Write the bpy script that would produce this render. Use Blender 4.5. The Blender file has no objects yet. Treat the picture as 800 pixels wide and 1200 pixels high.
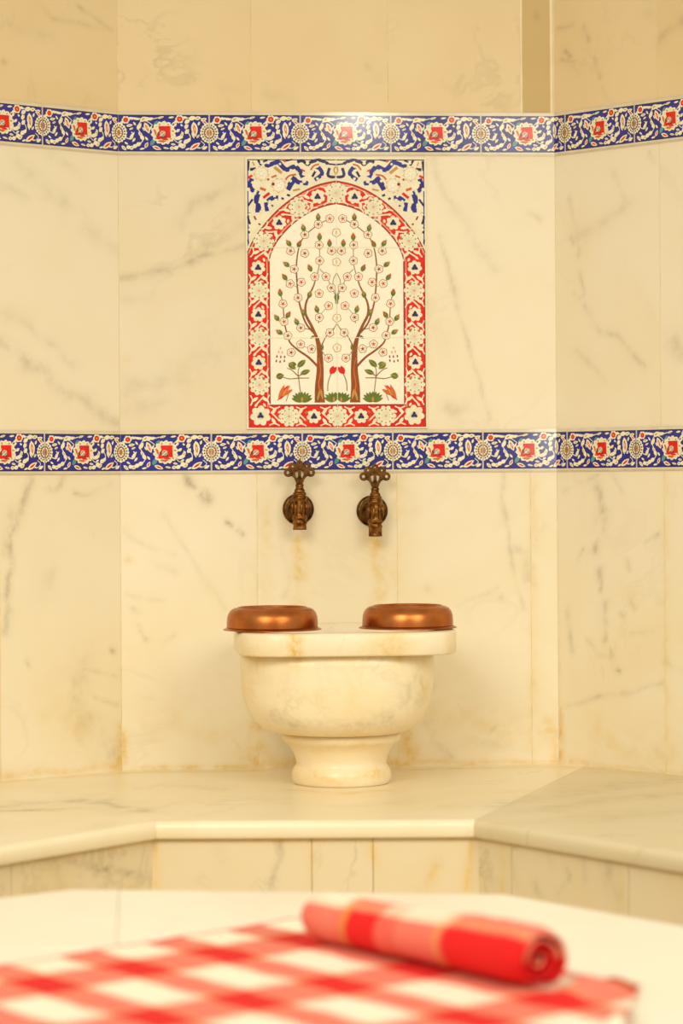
import bpy, bmesh, math, random
import numpy as np
from mathutils import Vector, Matrix, noise as mnoise

random.seed(7)
C = bpy.context.scene.collection
PI = math.pi
BENCH = 0.45

# ------------------------------------------------------------------ camera geometry (fitted to the photograph)
CAM = Vector((-0.453, -6.003, 1.0755)); YAW = 0.07589; ROLL = -0.00663; F = 3200.0; CY = 566.55

def ray(px, py):
    u, v = px-400, py-CY
    cr, sr = math.cos(-ROLL), math.sin(-ROLL); u, v = cr*u-sr*v, sr*u+cr*v
    x, y, z = u/F, 1.0, -v/F
    c, s = math.cos(YAW), math.sin(YAW)
    return Vector((c*x+s*y, -s*x+c*y, z))

def hit(px, py, O, N):
    d = ray(px, py); t = (O-CAM).dot(N)/d.dot(N)
    return CAM+t*d

# ------------------------------------------------------------------ materials
def lin(c):
    return tuple((x/255/12.92 if x/255 <= 0.04045 else ((x/255+0.055)/1.055)**2.4) for x in c)+(1.0,)

def new_mat(name):
    m = bpy.data.materials.new(name); m.use_nodes = True
    nt = m.node_tree; b = nt.nodes['Principled BSDF']
    return m, nt, b

def mat(name, col, rough=0.5, metal=0.0, vary=0.0, scale=30.0, col2=None, bump=0.0, coat=0.0):
    m, nt, b = new_mat(name)
    b.inputs['Roughness'].default_value = rough; b.inputs['Metallic'].default_value = metal
    b.inputs['Coat Weight'].default_value = coat; b.inputs['Coat Roughness'].default_value = 0.08
    tc = nt.nodes.new('ShaderNodeTexCoord')
    nz = nt.nodes.new('ShaderNodeTexNoise'); nz.inputs['Scale'].default_value = scale; nz.inputs['Detail'].default_value = 4
    nt.links.new(tc.outputs['Object'], nz.inputs['Vector'])
    rp = nt.nodes.new('ShaderNodeValToRGB')
    c1 = lin(col)
    c2 = lin(col2) if col2 else tuple(x*(1-vary) for x in c1[:3])+(1,)
    rp.color_ramp.elements[0].position = 0.35; rp.color_ramp.elements[0].color = c2
    rp.color_ramp.elements[1].position = 0.65; rp.color_ramp.elements[1].color = c1
    nt.links.new(nz.outputs['Fac'], rp.inputs['Fac']); nt.links.new(rp.outputs['Color'], b.inputs['Base Color'])
    if bump:
        bp = nt.nodes.new('ShaderNodeBump'); bp.inputs['Strength'].default_value = bump; bp.inputs['Distance'].default_value = 0.002
        nt.links.new(nz.outputs['Fac'], bp.inputs['Height']); nt.links.new(bp.outputs['Normal'], b.inputs['Normal'])
    return m

def marble(name, base=(240, 229, 203), grey=(150, 134, 98), warm=(224, 188, 104), vein=0.25, cloud=0.35, rough=0.5,
           stretch=(1, 1, 1), rot=0.0, scale=3.0):
    """cream marble: soft clouds, thin noise veins, plus the 'vein' and 'stain' vertex data laid out slab by slab"""
    m, nt, b = new_mat(name); N = nt.nodes; L = nt.links
    tc = N.new('ShaderNodeTexCoord')
    mp = N.new('ShaderNodeMapping'); mp.inputs['Scale'].default_value = stretch; mp.inputs['Rotation'].default_value = (0, rot, rot)
    L.new(tc.outputs['Object'], mp.inputs['Vector'])
    sd = N.new('ShaderNodeAttribute'); sd.attribute_name = 'seed'
    def nz(sc, det, dist=0.0, r=0.55):
        n = N.new('ShaderNodeTexNoise'); n.noise_dimensions = '4D'
        n.inputs['Scale'].default_value = sc; n.inputs['Detail'].default_value = det
        n.inputs['Distortion'].default_value = dist; n.inputs['Roughness'].default_value = r
        L.new(mp.outputs['Vector'], n.inputs['Vector']); L.new(sd.outputs['Fac'], n.inputs['W']); return n
    def math_(op, a, c=None, clamp=False):
        n = N.new('ShaderNodeMath'); n.operation = op; n.use_clamp = clamp
        for i, x in enumerate((a, c)):
            if x is None: continue
            if isinstance(x, (int, float)): n.inputs[i].default_value = x
            else: L.new(x, n.inputs[i])
        return n.outputs[0]
    def mix(fac, a, c):
        n = N.new('ShaderNodeMix'); n.data_type = 'RGBA'
        L.new(fac, n.inputs['Factor'])
        for k, x in (('A', a), ('B', c)):
            s = [i for i in n.inputs if i.name == k and i.type == 'RGBA'][0]
            if isinstance(x, tuple): s.default_value = x
            else: L.new(x, s)
        return [o for o in n.outputs if o.type == 'RGBA'][0]
    big = nz(scale, 4, 0.6); fine = nz(scale*12, 5, 0.3, 0.65)
    cl = N.new('ShaderNodeMapRange'); cl.inputs['From Min'].default_value = 0.42; cl.inputs['From Max'].default_value = 0.72
    L.new(big.outputs['Fac'], cl.inputs['Value'])
    cloudf = math_('MULTIPLY', cl.outputs['Result'], cloud)
    col = mix(cloudf, lin(base), lin(tuple(int(b_*0.62+w*0.38) for b_, w in zip(base, warm))))
    # thin veins: where a distorted noise crosses its middle
    vn = nz(scale*0.9, 6, 1.6, 0.6)
    d = math_('ABSOLUTE', math_('SUBTRACT', vn.outputs['Fac'], 0.5))
    v = N.new('ShaderNodeMapRange'); v.inputs['From Min'].default_value = 0.0; v.inputs['From Max'].default_value = 0.035
    v.inputs['To Min'].default_value = 1.0; v.inputs['To Max'].default_value = 0.0
    L.new(d, v.inputs['Value']); v.interpolation_type = 'SMOOTHSTEP'
    gate = N.new('ShaderNodeMapRange'); gate.inputs['From Min'].default_value = 0.5; gate.inputs['From Max'].default_value = 0.7
    g2 = nz(scale*1.3, 2); L.new(g2.outputs['Fac'], gate.inputs['Value'])
    thin = math_('MULTIPLY', math_('MULTIPLY', v.outputs['Result'], gate.outputs['Result']), vein)
    col = mix(thin, col, lin(grey))
    # veins laid out one by one
    va = N.new('ShaderNodeAttribute'); va.attribute_name = 'vein'
    fr = N.new('ShaderNodeMapRange'); fr.inputs['From Min'].default_value = 0.32; fr.inputs['From Max'].default_value = 0.68
    fr.inputs['To Min'].default_value = 0.2; fr.inputs['To Max'].default_value = 1.25
    L.new(fine.outputs['Fac'], fr.inputs['Value'])
    col = mix(math_('MULTIPLY', va.outputs['Fac'], fr.outputs['Result'], True), col, lin(grey))
    sa = N.new('ShaderNodeAttribute'); sa.attribute_name = 'stain'
    col = mix(math_('MULTIPLY', sa.outputs['Fac'], fr.outputs['Result'], True), col, lin(warm))
    L.new(col, b.inputs['Base Color'])
    b.inputs['Roughness'].default_value = rough
    b.inputs['Subsurface Weight'].default_value = 0.0
    bp = N.new('ShaderNodeBump'); bp.inputs['Strength'].default_value = 0.05; bp.inputs['Distance'].default_value = 0.001
    L.new(fine.outputs['Fac'], bp.inputs['Height']); L.new(bp.outputs['Normal'], b.inputs['Normal'])
    return m

M = {}
M['marble'] = marble('wall_marble', vein=0.13, cloud=0.45)
M['marble_grey'] = marble('grey_veined_marble', base=(230, 218, 192), vein=0.2, cloud=0.5)
M['marble_upper'] = marble('upper_wall_marble', base=(232, 209, 166), warm=(206, 170, 105), vein=0.25, cloud=0.5)  # warmer stone; dimmer light high on the walls is darkened into its base
M['marble_gold'] = marble('golden_marble', base=(203, 176, 118), warm=(180, 142, 76), cloud=0.5, vein=0.1, scale=4)
M['marble_bench'] = marble('bench_marble', base=(243, 230, 200), vein=0.18, cloud=0.5, rough=0.3, scale=4)
M['marble_bench_grey'] = marble('bench_marble_grey', base=(220, 206, 174), grey=(166, 150, 116), vein=0.5, cloud=0.35, rough=0.3, stretch=(1, 3.0, 1), rot=0.25, scale=4)
M['marble_riser'] = marble('riser_marble', base=(224, 208, 175), vein=0.35, cloud=0.7, rough=0.5, scale=5)
M['marble_basin'] = marble('basin_marble', base=(242, 229, 200), vein=0.16, cloud=0.75, rough=0.33, scale=6)
M['marble_platform'] = marble('platform_marble', base=(246, 240, 226), vein=0.1, cloud=0.2, rough=0.3)
M['grout'] = mat('grout', (244, 222, 160), 0.8, vary=0.25, scale=25)
M['floor'] = marble('floor_marble', base=(225, 212, 185))
GL = 0.1
M['cream'] = mat('cream_glaze', (246, 237, 208), GL, vary=0.08, scale=60)
M['cream_field'] = mat('cream_field_glaze', (253, 247, 228), GL, vary=0.05, scale=20)
M['pale'] = mat('pale_edge_glaze', (226, 214, 190), GL, vary=0.1, scale=40)
M['blue'] = mat('cobalt_glaze', (50, 48, 148), GL, col2=(46, 42, 122), scale=18)
M['navy'] = mat('navy_outline_glaze', (46, 42, 92), GL, vary=0.2)
M['red'] = mat('red_glaze', (236, 36, 16), GL, vary=0.25, scale=40)
M['darkred'] = mat('dark_red_glaze', (150, 48, 30), GL, vary=0.2)
M['orange'] = mat('orange_glaze', (222, 110, 50), GL, vary=0.2)
M['pink'] = mat('pink_glaze', (232, 176, 140), GL, vary=0.1)
M['teal'] = mat('teal_glaze', (96, 160, 160), GL, vary=0.2)
M['green'] = mat('green_glaze', (112, 128, 40), GL, vary=0.3, scale=60)
M['palegreen'] = mat('pale_green_glaze', (224, 222, 186), GL, vary=0.05)
M['brown'] = mat('brown_glaze', (158, 86, 36), GL, vary=0.3, scale=60)
M['taupe'] = mat('taupe_glaze', (150, 128, 96), GL, vary=0.2, scale=60)
M['rose'] = mat('rose_outline_glaze', (186, 138, 104), GL, vary=0.2, scale=60)
M['ochre'] = mat('ochre_glaze', (206, 160, 80), GL, vary=0.2)
M['tile_edge'] = mat('tile_body', (222, 205, 165), 0.6, vary=0.1)
M['copper'] = mat('copper', (190, 118, 64), 0.34, 1.0, scale=22, col2=(170, 95, 44), bump=0.12)
M['brass'] = mat('old_brass', (150, 104, 52), 0.38, 1.0, scale=90, col2=(84, 50, 22), bump=0.5)
M['bronze'] = mat('dark_bronze', (112, 76, 38), 0.4, 1.0, scale=70, col2=(58, 38, 20), bump=0.4)

# ------------------------------------------------------------------ mesh builder
class MB:
    def __init__(s): s.v = []; s.f = []; s.m = []; s.sm = []; s.mats = []; s.a = {'vein': [], 'stain': [], 'seed': []}
    def mi(s, m):
        if m not in s.mats: s.mats.append(m)
        return s.mats.index(m)
    def add(s, vs, fs, m, smooth=False, vein=None, stain=None, seed=0.0):
        o = len(s.v); n = len(vs); s.v += [tuple(p) for p in vs]; k = s.mi(m)
        for f in fs: s.f.append([i+o for i in f]); s.m.append(k); s.sm.append(smooth)
        s.a['vein'] += list(vein) if vein is not None else [0.0]*n
        s.a['stain'] += list(stain) if stain is not None else [0.0]*n
        s.a['seed'] += [seed]*n
    def grid(s, P, m, smooth=True, wrap=False, **k):
        """P: rows of points"""
        R, Q = len(P), len(P[0]); vs = [p for r in P for p in r]; fs = []
        for i in range(R-1):
            for j in range(Q if wrap else Q-1):
                j2 = (j+1) % Q
                fs.append((i*Q+j, i*Q+j2, (i+1)*Q+j2, (i+1)*Q+j))
        s.add(vs, fs, m, smooth, **k)
    def build(s, name, parent=None, loc=(0, 0, 0)):
        me = bpy.data.meshes.new(name); me.from_pydata(s.v, [], s.f)
        for m in s.mats: me.materials.append(M[m])
        me.polygons.foreach_set('material_index', s.m); me.polygons.foreach_set('use_smooth', s.sm)
        for k in s.a:
            at = me.attributes.new(k, 'FLOAT', 'POINT'); at.data.foreach_set('value', s.a[k])
        bm = bmesh.new(); bm.from_mesh(me); bmesh.ops.recalc_face_normals(bm, faces=bm.faces) if getattr(s, 'recalc', False) else None
        bm.to_mesh(me); bm.free()
        me.update()
        o = bpy.data.objects.new(name, me); C.objects.link(o); o.location = loc
        if parent: o.parent = parent
        return o

def tag(o, label=None, cat=None, group=None, kind=None):
    for k, v in (('label', label), ('category', cat), ('group', group), ('kind', kind)):
        if v: o[k] = v
    return o

def empty(name, loc=(0, 0, 0), rz=0.0):
    o = bpy.data.objects.new(name, None); C.objects.link(o); o.location = loc; o.rotation_euler = (0, 0, rz)
    o.empty_display_size = 0.05
    return o

def lathe(mb, prof, m, n=48, cx=0, cy=0, cz=0, axis='z', smooth=True):
    P = []
    for r, h in prof:
        row = []
        for k in range(n):
            a = 2*PI*k/n
            if axis == 'z': row.append((cx+r*math.cos(a), cy+r*math.sin(a), cz+h))
            else: row.append((cx+r*math.cos(a), cy-h, cz+r*math.sin(a)))
        P.append(row)
    mb.grid(P, m, smooth, True)

def tube(mb, pts, rad, m, n=10, cap=True):
    P = []; pts = [Vector(p) for p in pts]
    for i, p in enumerate(pts):
        t = (pts[min(i+1, len(pts)-1)]-pts[max(i-1, 0)]).normalized()
        a = Vector((0, 1, 0)) if abs(t.y) < 0.8 else Vector((1, 0, 0))
        u = t.cross(a).normalized(); w = t.cross(u)
        r = rad[i] if isinstance(rad, (list, tuple)) else rad
        P.append([tuple(p+u*r*math.cos(2*PI*k/n)+w*r*math.sin(2*PI*k/n)) for k in range(n)])
    if cap:
        P = [[tuple(pts[0])]*n]+P+[[tuple(pts[-1])]*n]
    mb.grid(P, m, True, True)

# ------------------------------------------------------------------ the walls
XL, XR = -0.4828, 0.4828
pL, pR = 0.6198, 0.89
dirB = Vector((1, 0, 0)); dirL = Vector((-math.cos(pL), -math.sin(pL), 0)); dirR = Vector((math.cos(pR), -math.sin(pR), 0))
OB, OL, OR = Vector((0, 0, 0)), Vector((XL, 0, 0)), Vector((XR, 0, 0))
nB = Vector((0, -1, 0)); nL = Vector((math.sin(pL), -math.cos(pL), 0)); nR = Vector((-math.sin(pR), -math.cos(pR), 0))
ZB1, ZT1 = 1.801, 1.891      # upper tile border
ZB2, ZT2 = 1.101, 1.191      # lower tile border
TOP = 2.9

# veins and stains read off the photograph as strokes lying in the wall planes: points, width, strength
V_L = [([(20, 195), (70, 235), (140, 292)], 15, .22), ([(60, 180), (90, 205)], 12, .18), ([(0, 362), (40, 390), (88, 428)], 9, .25),
       ([(0, 402), (60, 445), (140, 497)], 13, .3), ([(0, 215), (30, 235)], 12, .15),
       ([(36, 558), (26, 590), (15, 625), (9, 690), (7, 740)], 7, .5), ([(12, 600), (8, 650)], 12, .25), ([(54, 572), (62, 578), (70, 570), (72, 560)], 5, .35),
       ([(88, 578), (104, 582), (130, 565)], 4, .3), ([(95, 780), (90, 830), (110, 860), (140, 885)], 26, .2), ([(97, 786), (138, 790)], 3, .3),
       ([(110, 815), (138, 825)], 3, .25), ([(52, 690), (60, 670)], 18, .18), ([(130, 762), (134, 764)], 3, .5), ([(32, 776), (34, 780)], 4, .4),
       ([(45, 2), (60, 20), (120, 34)], 2, .3), ([(4, 70), (6, 71)], 3, .6), ([(92, 8), (130, 36)], 2, .35), ([(10, 30), (60, 40)], 12, .12)]
V_B = [([(143, 325), (200, 318), (240, 302), (290, 288)], 6, .42), ([(215, 262), (228, 245), (250, 232), (290, 205)], 13, .25), ([(245, 290), (288, 262)], 8, .2),
       ([(150, 455), (215, 440), (262, 405)], 24, .18), ([(143, 480), (195, 470)], 16, .2), ([(143, 350), (180, 345)], 12, .15), ([(225, 250), (215, 270)], 5, .25),
       ([(506, 186), (522, 228), (532, 248)], 6, .25), ([(532, 248), (552, 270), (580, 315)], 9, .24), ([(515, 275), (545, 390), (562, 450), (574, 492)], 3, .33),
       ([(528, 478), (548, 482)], 16, .26), ([(490, 350), (520, 400)], 16, .1), ([(620, 250), (632, 258)], 5, .2),
       ([(218, 560), (226, 568)], 8, .6), ([(234, 578), (244, 586)], 8, .65), ([(238, 572), (243, 580)], 3, .6), ([(266, 611), (272, 614)], 3.5, .6), ([(279, 620), (284, 625)], 3.5, .6),
       ([(190, 600), (215, 640), (240, 680), (264, 716)], 4, .22), ([(144, 626), (170, 640), (205, 652)], 3, .2), ([(148, 698), (165, 700), (190, 704)], 3, .3), ([(162, 732), (172, 748)], 4, .33),
       ([(155, 713), (162, 716)], 3, .35), ([(190, 752), (205, 745)], 3, .2), ([(188, 665), (205, 672)], 12, .15),
       ([(588, 556), (592, 600), (597, 640), (606, 680), (615, 710)], 3, .34), ([(598, 640), (616, 650), (618, 680)], 9, .22), ([(538, 708), (560, 700), (582, 688)], 3, .2), ([(500, 690), (503, 692)], 3, .4),
       ([(498, 845), (506, 868), (530, 885)], 7, .24), ([(575, 858), (582, 850)], 4, .35), ([(560, 870), (620, 882)], 6, .2), ([(588, 700), (590, 702)], 3, .3), ([(505, 803), (508, 806)], 3, .4),
       ([(222, 90), (230, 93)], 4, .35), ([(312, 108), (345, 122)], 12, .16), ([(262, 106), (288, 108)], 8, .15), ([(430, 78), (434, 82)], 3, .4), ([(330, 640), (338, 680), (334, 700)], 3, .2),
       ([(470, 560), (485, 600)], 10, .1), ([(628, 18), (630, 21)], 3, .5)]
V_R = [([(664, 232), (674, 262), (678, 300)], 5, .28), ([(672, 275), (690, 268), (735, 240)], 9, .22), ([(668, 276), (671, 284)], 3, .5), ([(680, 318), (684, 345), (676, 352), (672, 345)], 4, .3),
       ([(684, 360), (700, 385), (725, 395), (755, 430)], 6, .3), ([(675, 410), (690, 425), (708, 445)], 4, .25), ([(720, 200), (732, 235)], 7, .2), ([(760, 180), (765, 190)], 4, .3), ([(790, 400), (800, 420)], 14, .25),
       ([(655, 32), (672, 30)], 3, .45), ([(684, 32), (690, 47)], 3, .6), ([(658, 72), (676, 72)], 4, .3), ([(664, 60), (669, 66)], 5, .5), ([(672, 78), (680, 88)], 5, .3), ([(696, 68), (703, 92)], 3, .4), ([(706, 104), (713, 120)], 3, .4),
       ([(772, 46), (785, 32), (800, 22)], 8, .3), ([(760, 10), (775, 30)], 14, .12),
       ([(697, 568), (704, 590), (705, 620), (698, 648)], 8, .46), ([(703, 668), (704, 692)], 6, .45), ([(709, 708), (708, 748)], 7, .42), ([(678, 656), (684, 645)], 4, .4), ([(662, 716), (668, 740), (671, 762)], 6, .35),
       ([(690, 752), (700, 768), (716, 770)], 4, .36), ([(716, 760), (717, 768)], 3, .5), ([(740, 742), (765, 738)], 3, .3), ([(664, 826), (700, 816), (740, 812), (776, 800)], 3, .33), ([(660, 576), (680, 565), (700, 556)], 4, .25),
       ([(755, 635), (770, 625)], 4, .4), ([(735, 655), (738, 670)], 4, .25), ([(738, 700), (742, 710)], 4, .3), ([(728, 720), (732, 722)], 3, .4), ([(724, 786), (727, 788)], 3, .4), ([(780, 775), (800, 790)], 3, .25), ([(720, 560), (730, 575)], 6, .25)]
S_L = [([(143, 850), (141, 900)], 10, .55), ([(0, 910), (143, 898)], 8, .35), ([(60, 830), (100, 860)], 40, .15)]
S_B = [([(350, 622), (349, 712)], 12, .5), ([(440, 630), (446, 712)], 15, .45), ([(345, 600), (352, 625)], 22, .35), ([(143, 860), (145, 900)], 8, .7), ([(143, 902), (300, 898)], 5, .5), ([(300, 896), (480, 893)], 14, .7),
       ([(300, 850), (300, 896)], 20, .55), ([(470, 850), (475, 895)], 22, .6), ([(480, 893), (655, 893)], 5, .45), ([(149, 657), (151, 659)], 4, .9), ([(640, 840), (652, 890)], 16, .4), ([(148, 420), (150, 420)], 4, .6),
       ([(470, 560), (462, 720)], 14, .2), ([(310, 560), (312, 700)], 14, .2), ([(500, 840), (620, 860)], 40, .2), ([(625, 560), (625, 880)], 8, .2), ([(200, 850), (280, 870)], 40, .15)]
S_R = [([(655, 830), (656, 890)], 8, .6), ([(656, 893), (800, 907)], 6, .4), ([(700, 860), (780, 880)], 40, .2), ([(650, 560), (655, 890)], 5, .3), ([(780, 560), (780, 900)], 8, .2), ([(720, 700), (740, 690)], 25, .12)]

def strokes_to(plane_O, dU, N, strokes):
    out = []
    for pts, w, s in strokes:
        q = []
        for px, py in pts:
            h = hit(px, py, plane_O, N); q.append(((h-plane_O).dot(dU), h.z))
        out.append((np.array(q), max(w, 4.2)*0.00188*0.5, s))
    return out

def field(A, Z, strokes, wob=0.012):
    """strength of a set of strokes at wall positions A (along), Z (up)"""
    n1 = np.array([mnoise.noise((a*14, z*14, 1.3)) for a, z in zip(A, Z)]); n2 = np.array([mnoise.noise((a*14, z*14, 7.7)) for a, z in zip(A, Z)])
    n3 = np.array([mnoise.noise((a*45, z*45, 3.1)) for a, z in zip(A, Z)])
    n4 = np.array([mnoise.noise((a*22, z*22, 11.9)) for a, z in zip(A, Z)]); out = np.zeros(len(A))
    for q, w, s in strokes:
        a = A+n1*min(wob, w*1.5)+n3*w*0.6; z = Z+n2*min(wob, w*1.5)
        dmin = np.full(len(A), 9.0)
        for i in range(len(q)-1):
            d = q[i+1]-q[i]; L2 = max(1e-9, d@d)
            t = np.clip(((a-q[i, 0])*d[0]+(z-q[i, 1])*d[1])/L2, 0, 1)
            dmin = np.minimum(dmin, np.hypot(a-q[i, 0]-t*d[0], z-q[i, 1]-t*d[1]))
        out = np.maximum(out, s*(.62*np.exp(-(dmin/(w*.95))**2)+.38*np.exp(-(dmin/(w*2.4))**2)))
    return out*np.clip(1+n4*1.1, .25, 1.6)

def slab(mb, O, dU, N, a0, a1, z0, z1, m, seed, sv, ss, depth=0.0, gap=0.0007, res=0.0052):
    a0 += gap; a1 -= gap; z0 += gap; z1 -= gap
    nu = max(2, int((a1-a0)/res)); nv = max(2, int((z1-z0)/res))
    As = np.linspace(a0, a1, nu+1); Zs = np.linspace(z0, z1, nv+1)
    A = np.tile(As, nv+1); Z = np.repeat(Zs, nu+1)
    ve = field(A, Z, sv)*.82; st = np.minimum(1, field(A, Z, ss, 0.006)*1.35)
    base = O-N*depth
    P = [[tuple(base+dU*a+Vector((0, 0, z))) for a in As] for z in Zs]
    mb.grid(P, m, False, vein=ve, stain=st, seed=seed)
    # the slab's edges, running back into the joint
    ring = [(a, z0) for a in (a0, a1)]+[(a1, z1), (a0, z1)]
    f = [tuple(base+dU*a+Vector((0, 0, z))) for a, z in ring]; k = [tuple(base-N*0.012+dU*a+Vector((0, 0, z))) for a, z in ring]
    mb.add(f+k, [(i, (i+1) % 4, 4+(i+1) % 4, 4+i) for i in range(4)], m, seed=seed)

def backing(mb, O, dU, N, a0, a1, z0, z1, depth=0.0005):
    b = O-N*depth; bb = O-N*0.08
    q = [b+dU*a0, b+dU*a1]; r = [bb+dU*a0, bb+dU*a1]
    vs = [tuple(p+Vector((0, 0, z))) for z in (z0, z1) for p in (q[0], q[1], r[1], r[0])]
    mb.add(vs, [(0, 1, 5, 4), (1, 2, 6, 5), (2, 3, 7, 6), (3, 0, 4, 7), (0, 3, 2, 1), (4, 5, 6, 7)], 'grout')

def make_wall(name, O, dU, N, ext, rows, V, S):
    mb = MB(); sv = strokes_to(O, dU, N, V); ss = strokes_to(O, dU, N, S)
    sd = 0
    for (z0, z1, cuts, mats) in rows:
        for i in range(len(cuts)-1):
            sd += 1.7
            a0, a1 = cuts[i], cuts[i+1]; mm = mats[i] if i < len(mats) else mats[-1]
            dep = 0.0002 if mm == 'marble_gold' else 0.0
            slab(mb, O, dU, N, a0, a1, z0, z1, mm, sd+hash(len(name)) % 5, sv, ss, dep)
    backs = [(ext[0], ext[1], 0.0, TOP)]
    for b in backs: backing(mb, O, dU, N, *b)
    # marble under the tile borders and below the bench seat
    o = mb.build(name)
    return tag(o, kind='structure')

Wl, Wr = 1.55, 1.75
mA, mG, mU = 'marble', 'marble_grey', 'marble_upper'
make_wall('wall_back', OB, dirB, nB, (XL, XR), [
    (0.44, ZB2+.004, [XL, -0.183, 0.126, 0.423, XR], [mA, mA, mA, mA]),
    (ZT2-.004, ZB1+.004, [XL, -0.2005, 0.1915, XR], [mG, mA, mA]),
    (ZT1-.004, TOP, [XL, -0.19, 0.112, 0.4065, 0.411, 0.4735, 0.4785, XR], [mU, mU, mU, mA, 'marble_gold', mA, mU])], V_B, S_B)
make_wall('wall_left', OL, dirL, nL, (0, Wl), [
    (0.44, ZB2+.004, [0, .312, .62, .93, 1.24, Wl], [mA, mG, mA]),
    (ZT2-.004, ZB1+.004, [0, .316, .62, .93, 1.24, Wl], [mA, mA, mG]),
    (ZT1-.004, TOP, [0, .316, .62, .93, 1.24, Wl], [mU])], V_L, S_L)
make_wall('wall_right', OR, dirR, nR, (0, Wr), [
    (0.44, ZB2+.004, [0, .308, .61, .92, 1.23, Wr], [mA, mA, mG]),
    (ZT2-.004, ZB1+.004, [0, .30, .61, .92, 1.23, Wr], [mA, mA, mG]),
    (ZT1-.004, TOP, [0, .296, .61, .92, 1.23, Wr], [mU])], V_R, S_R)
# floor
mb = MB()
cells = [(-3+i*0.6, -6.6+j*0.6) for i in range(10) for j in range(12)]
for k, (x, y) in enumerate(cells):
    g = .0015
    mb.add([(x+g, y+g, 0), (x+.6-g, y+g, 0), (x+.6-g, y+.6-g, 0), (x+g, y+.6-g, 0)], [(0, 1, 2, 3)], 'floor', seed=k*.7)
mb.add([(-3, -6.6, -.002), (3, -6.6, -.002), (3, .6, -.002), (-3, .6, -.002)], [(0, 1, 2, 3)], 'grout')
tag(mb.build('floor'), kind='structure')

# ------------------------------------------------------------------ painted shapes for the tiles (2-D polygons, clipped, laid in thin glaze layers)
def circle(c, r, n=14, ry=None, rot=0.0):
    ry = ry or r; ca, sa = math.cos(rot), math.sin(rot)
    out = []
    for k in range(n):
        x, y = r*math.cos(2*PI*k/n), ry*math.sin(2*PI*k/n)
        out.append((c[0]+ca*x-sa*y, c[1]+sa*x+ca*y))
    return out

def leaf(p, q, w, n=6, skew=0.45):
    p = np.array(p, float); q = np.array(q, float); d = q-p; L = np.hypot(*d); t = d/L; s = np.array((-t[1], t[0]))
    up, dn = [], []
    for i in range(1, n):
        u = i/n; k = math.sin(PI*u**(0.9 if skew < .5 else 1.1))**0.8*w/2
        up.append(tuple(p+d*u+s*k)); dn.append(tuple(p+d*u-s*k))
    return [tuple(p)]+up+[tuple(q)]+dn[::-1]

def scallop(c, r, petals, depth=0.22, n=None, rot=0.0, ry=None):
    n = n or petals*6; k = (ry or r)/r
    return [(c[0]+r*(1-depth*(1-abs(math.cos(petals*(a-rot)/2)))) * math.cos(a), c[1]+k*r*(1-depth*(1-abs(math.cos(petals*(a-rot)/2)))) * math.sin(a)) for a in (2*PI*i/n for i in range(n))]

def smooth(pts, k=5):
    P = [np.array(p, float) for p in pts]
    if len(P) < 3: return P
    out = []
    for i in range(len(P)-1):
        a, b, c, d = P[max(i-1, 0)], P[i], P[i+1], P[min(i+2, len(P)-1)]
        for j in range(k):
            t = j/k
            out.append(0.5*((2*b)+(-a+c)*t+(2*a-5*b+4*c-d)*t*t+(-a+3*b-3*c+d)*t**3))
    out.append(P[-1]); return out

def stroke(pts, w, w2=None, k=5, taper=False):
    """a list of quads, so that bends stay clean"""
    P = smooth(pts, k); w2 = w if w2 is None else w2; L = []; R = []
    for i, p in enumerate(P):
        t = P[min(i+1, len(P)-1)]-P[max(i-1, 0)]; t = t/max(1e-9, np.hypot(*t)); s = np.array((-t[1], t[0]))
        u = i/(len(P)-1); ww = (w+(w2-w)*u)/2
        if taper: ww *= 0.35+0.65*math.sin(PI*u)
        L.append(tuple(p+s*ww)); R.append(tuple(p-s*ww))
    return [[L[i], L[i+1], R[i+1], R[i]] for i in range(len(L)-1)]

def clip(poly, a, b):
    for lim, sg in ((a, 1), (b, -1)):
        out = []
        for i in range(len(poly)):
            p, q = poly[i], poly[(i+1) % len(poly)]
            ip, iq = (p[0]-lim)*sg >= 0, (q[0]-lim)*sg >= 0
            if ip: out.append(p)
            if ip != iq:
                t = (lim-p[0])/(q[0]-p[0]); out.append((lim, p[1]+t*(q[1]-p[1])))
        poly = out
        if len(poly) < 3: return []
    return poly

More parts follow.
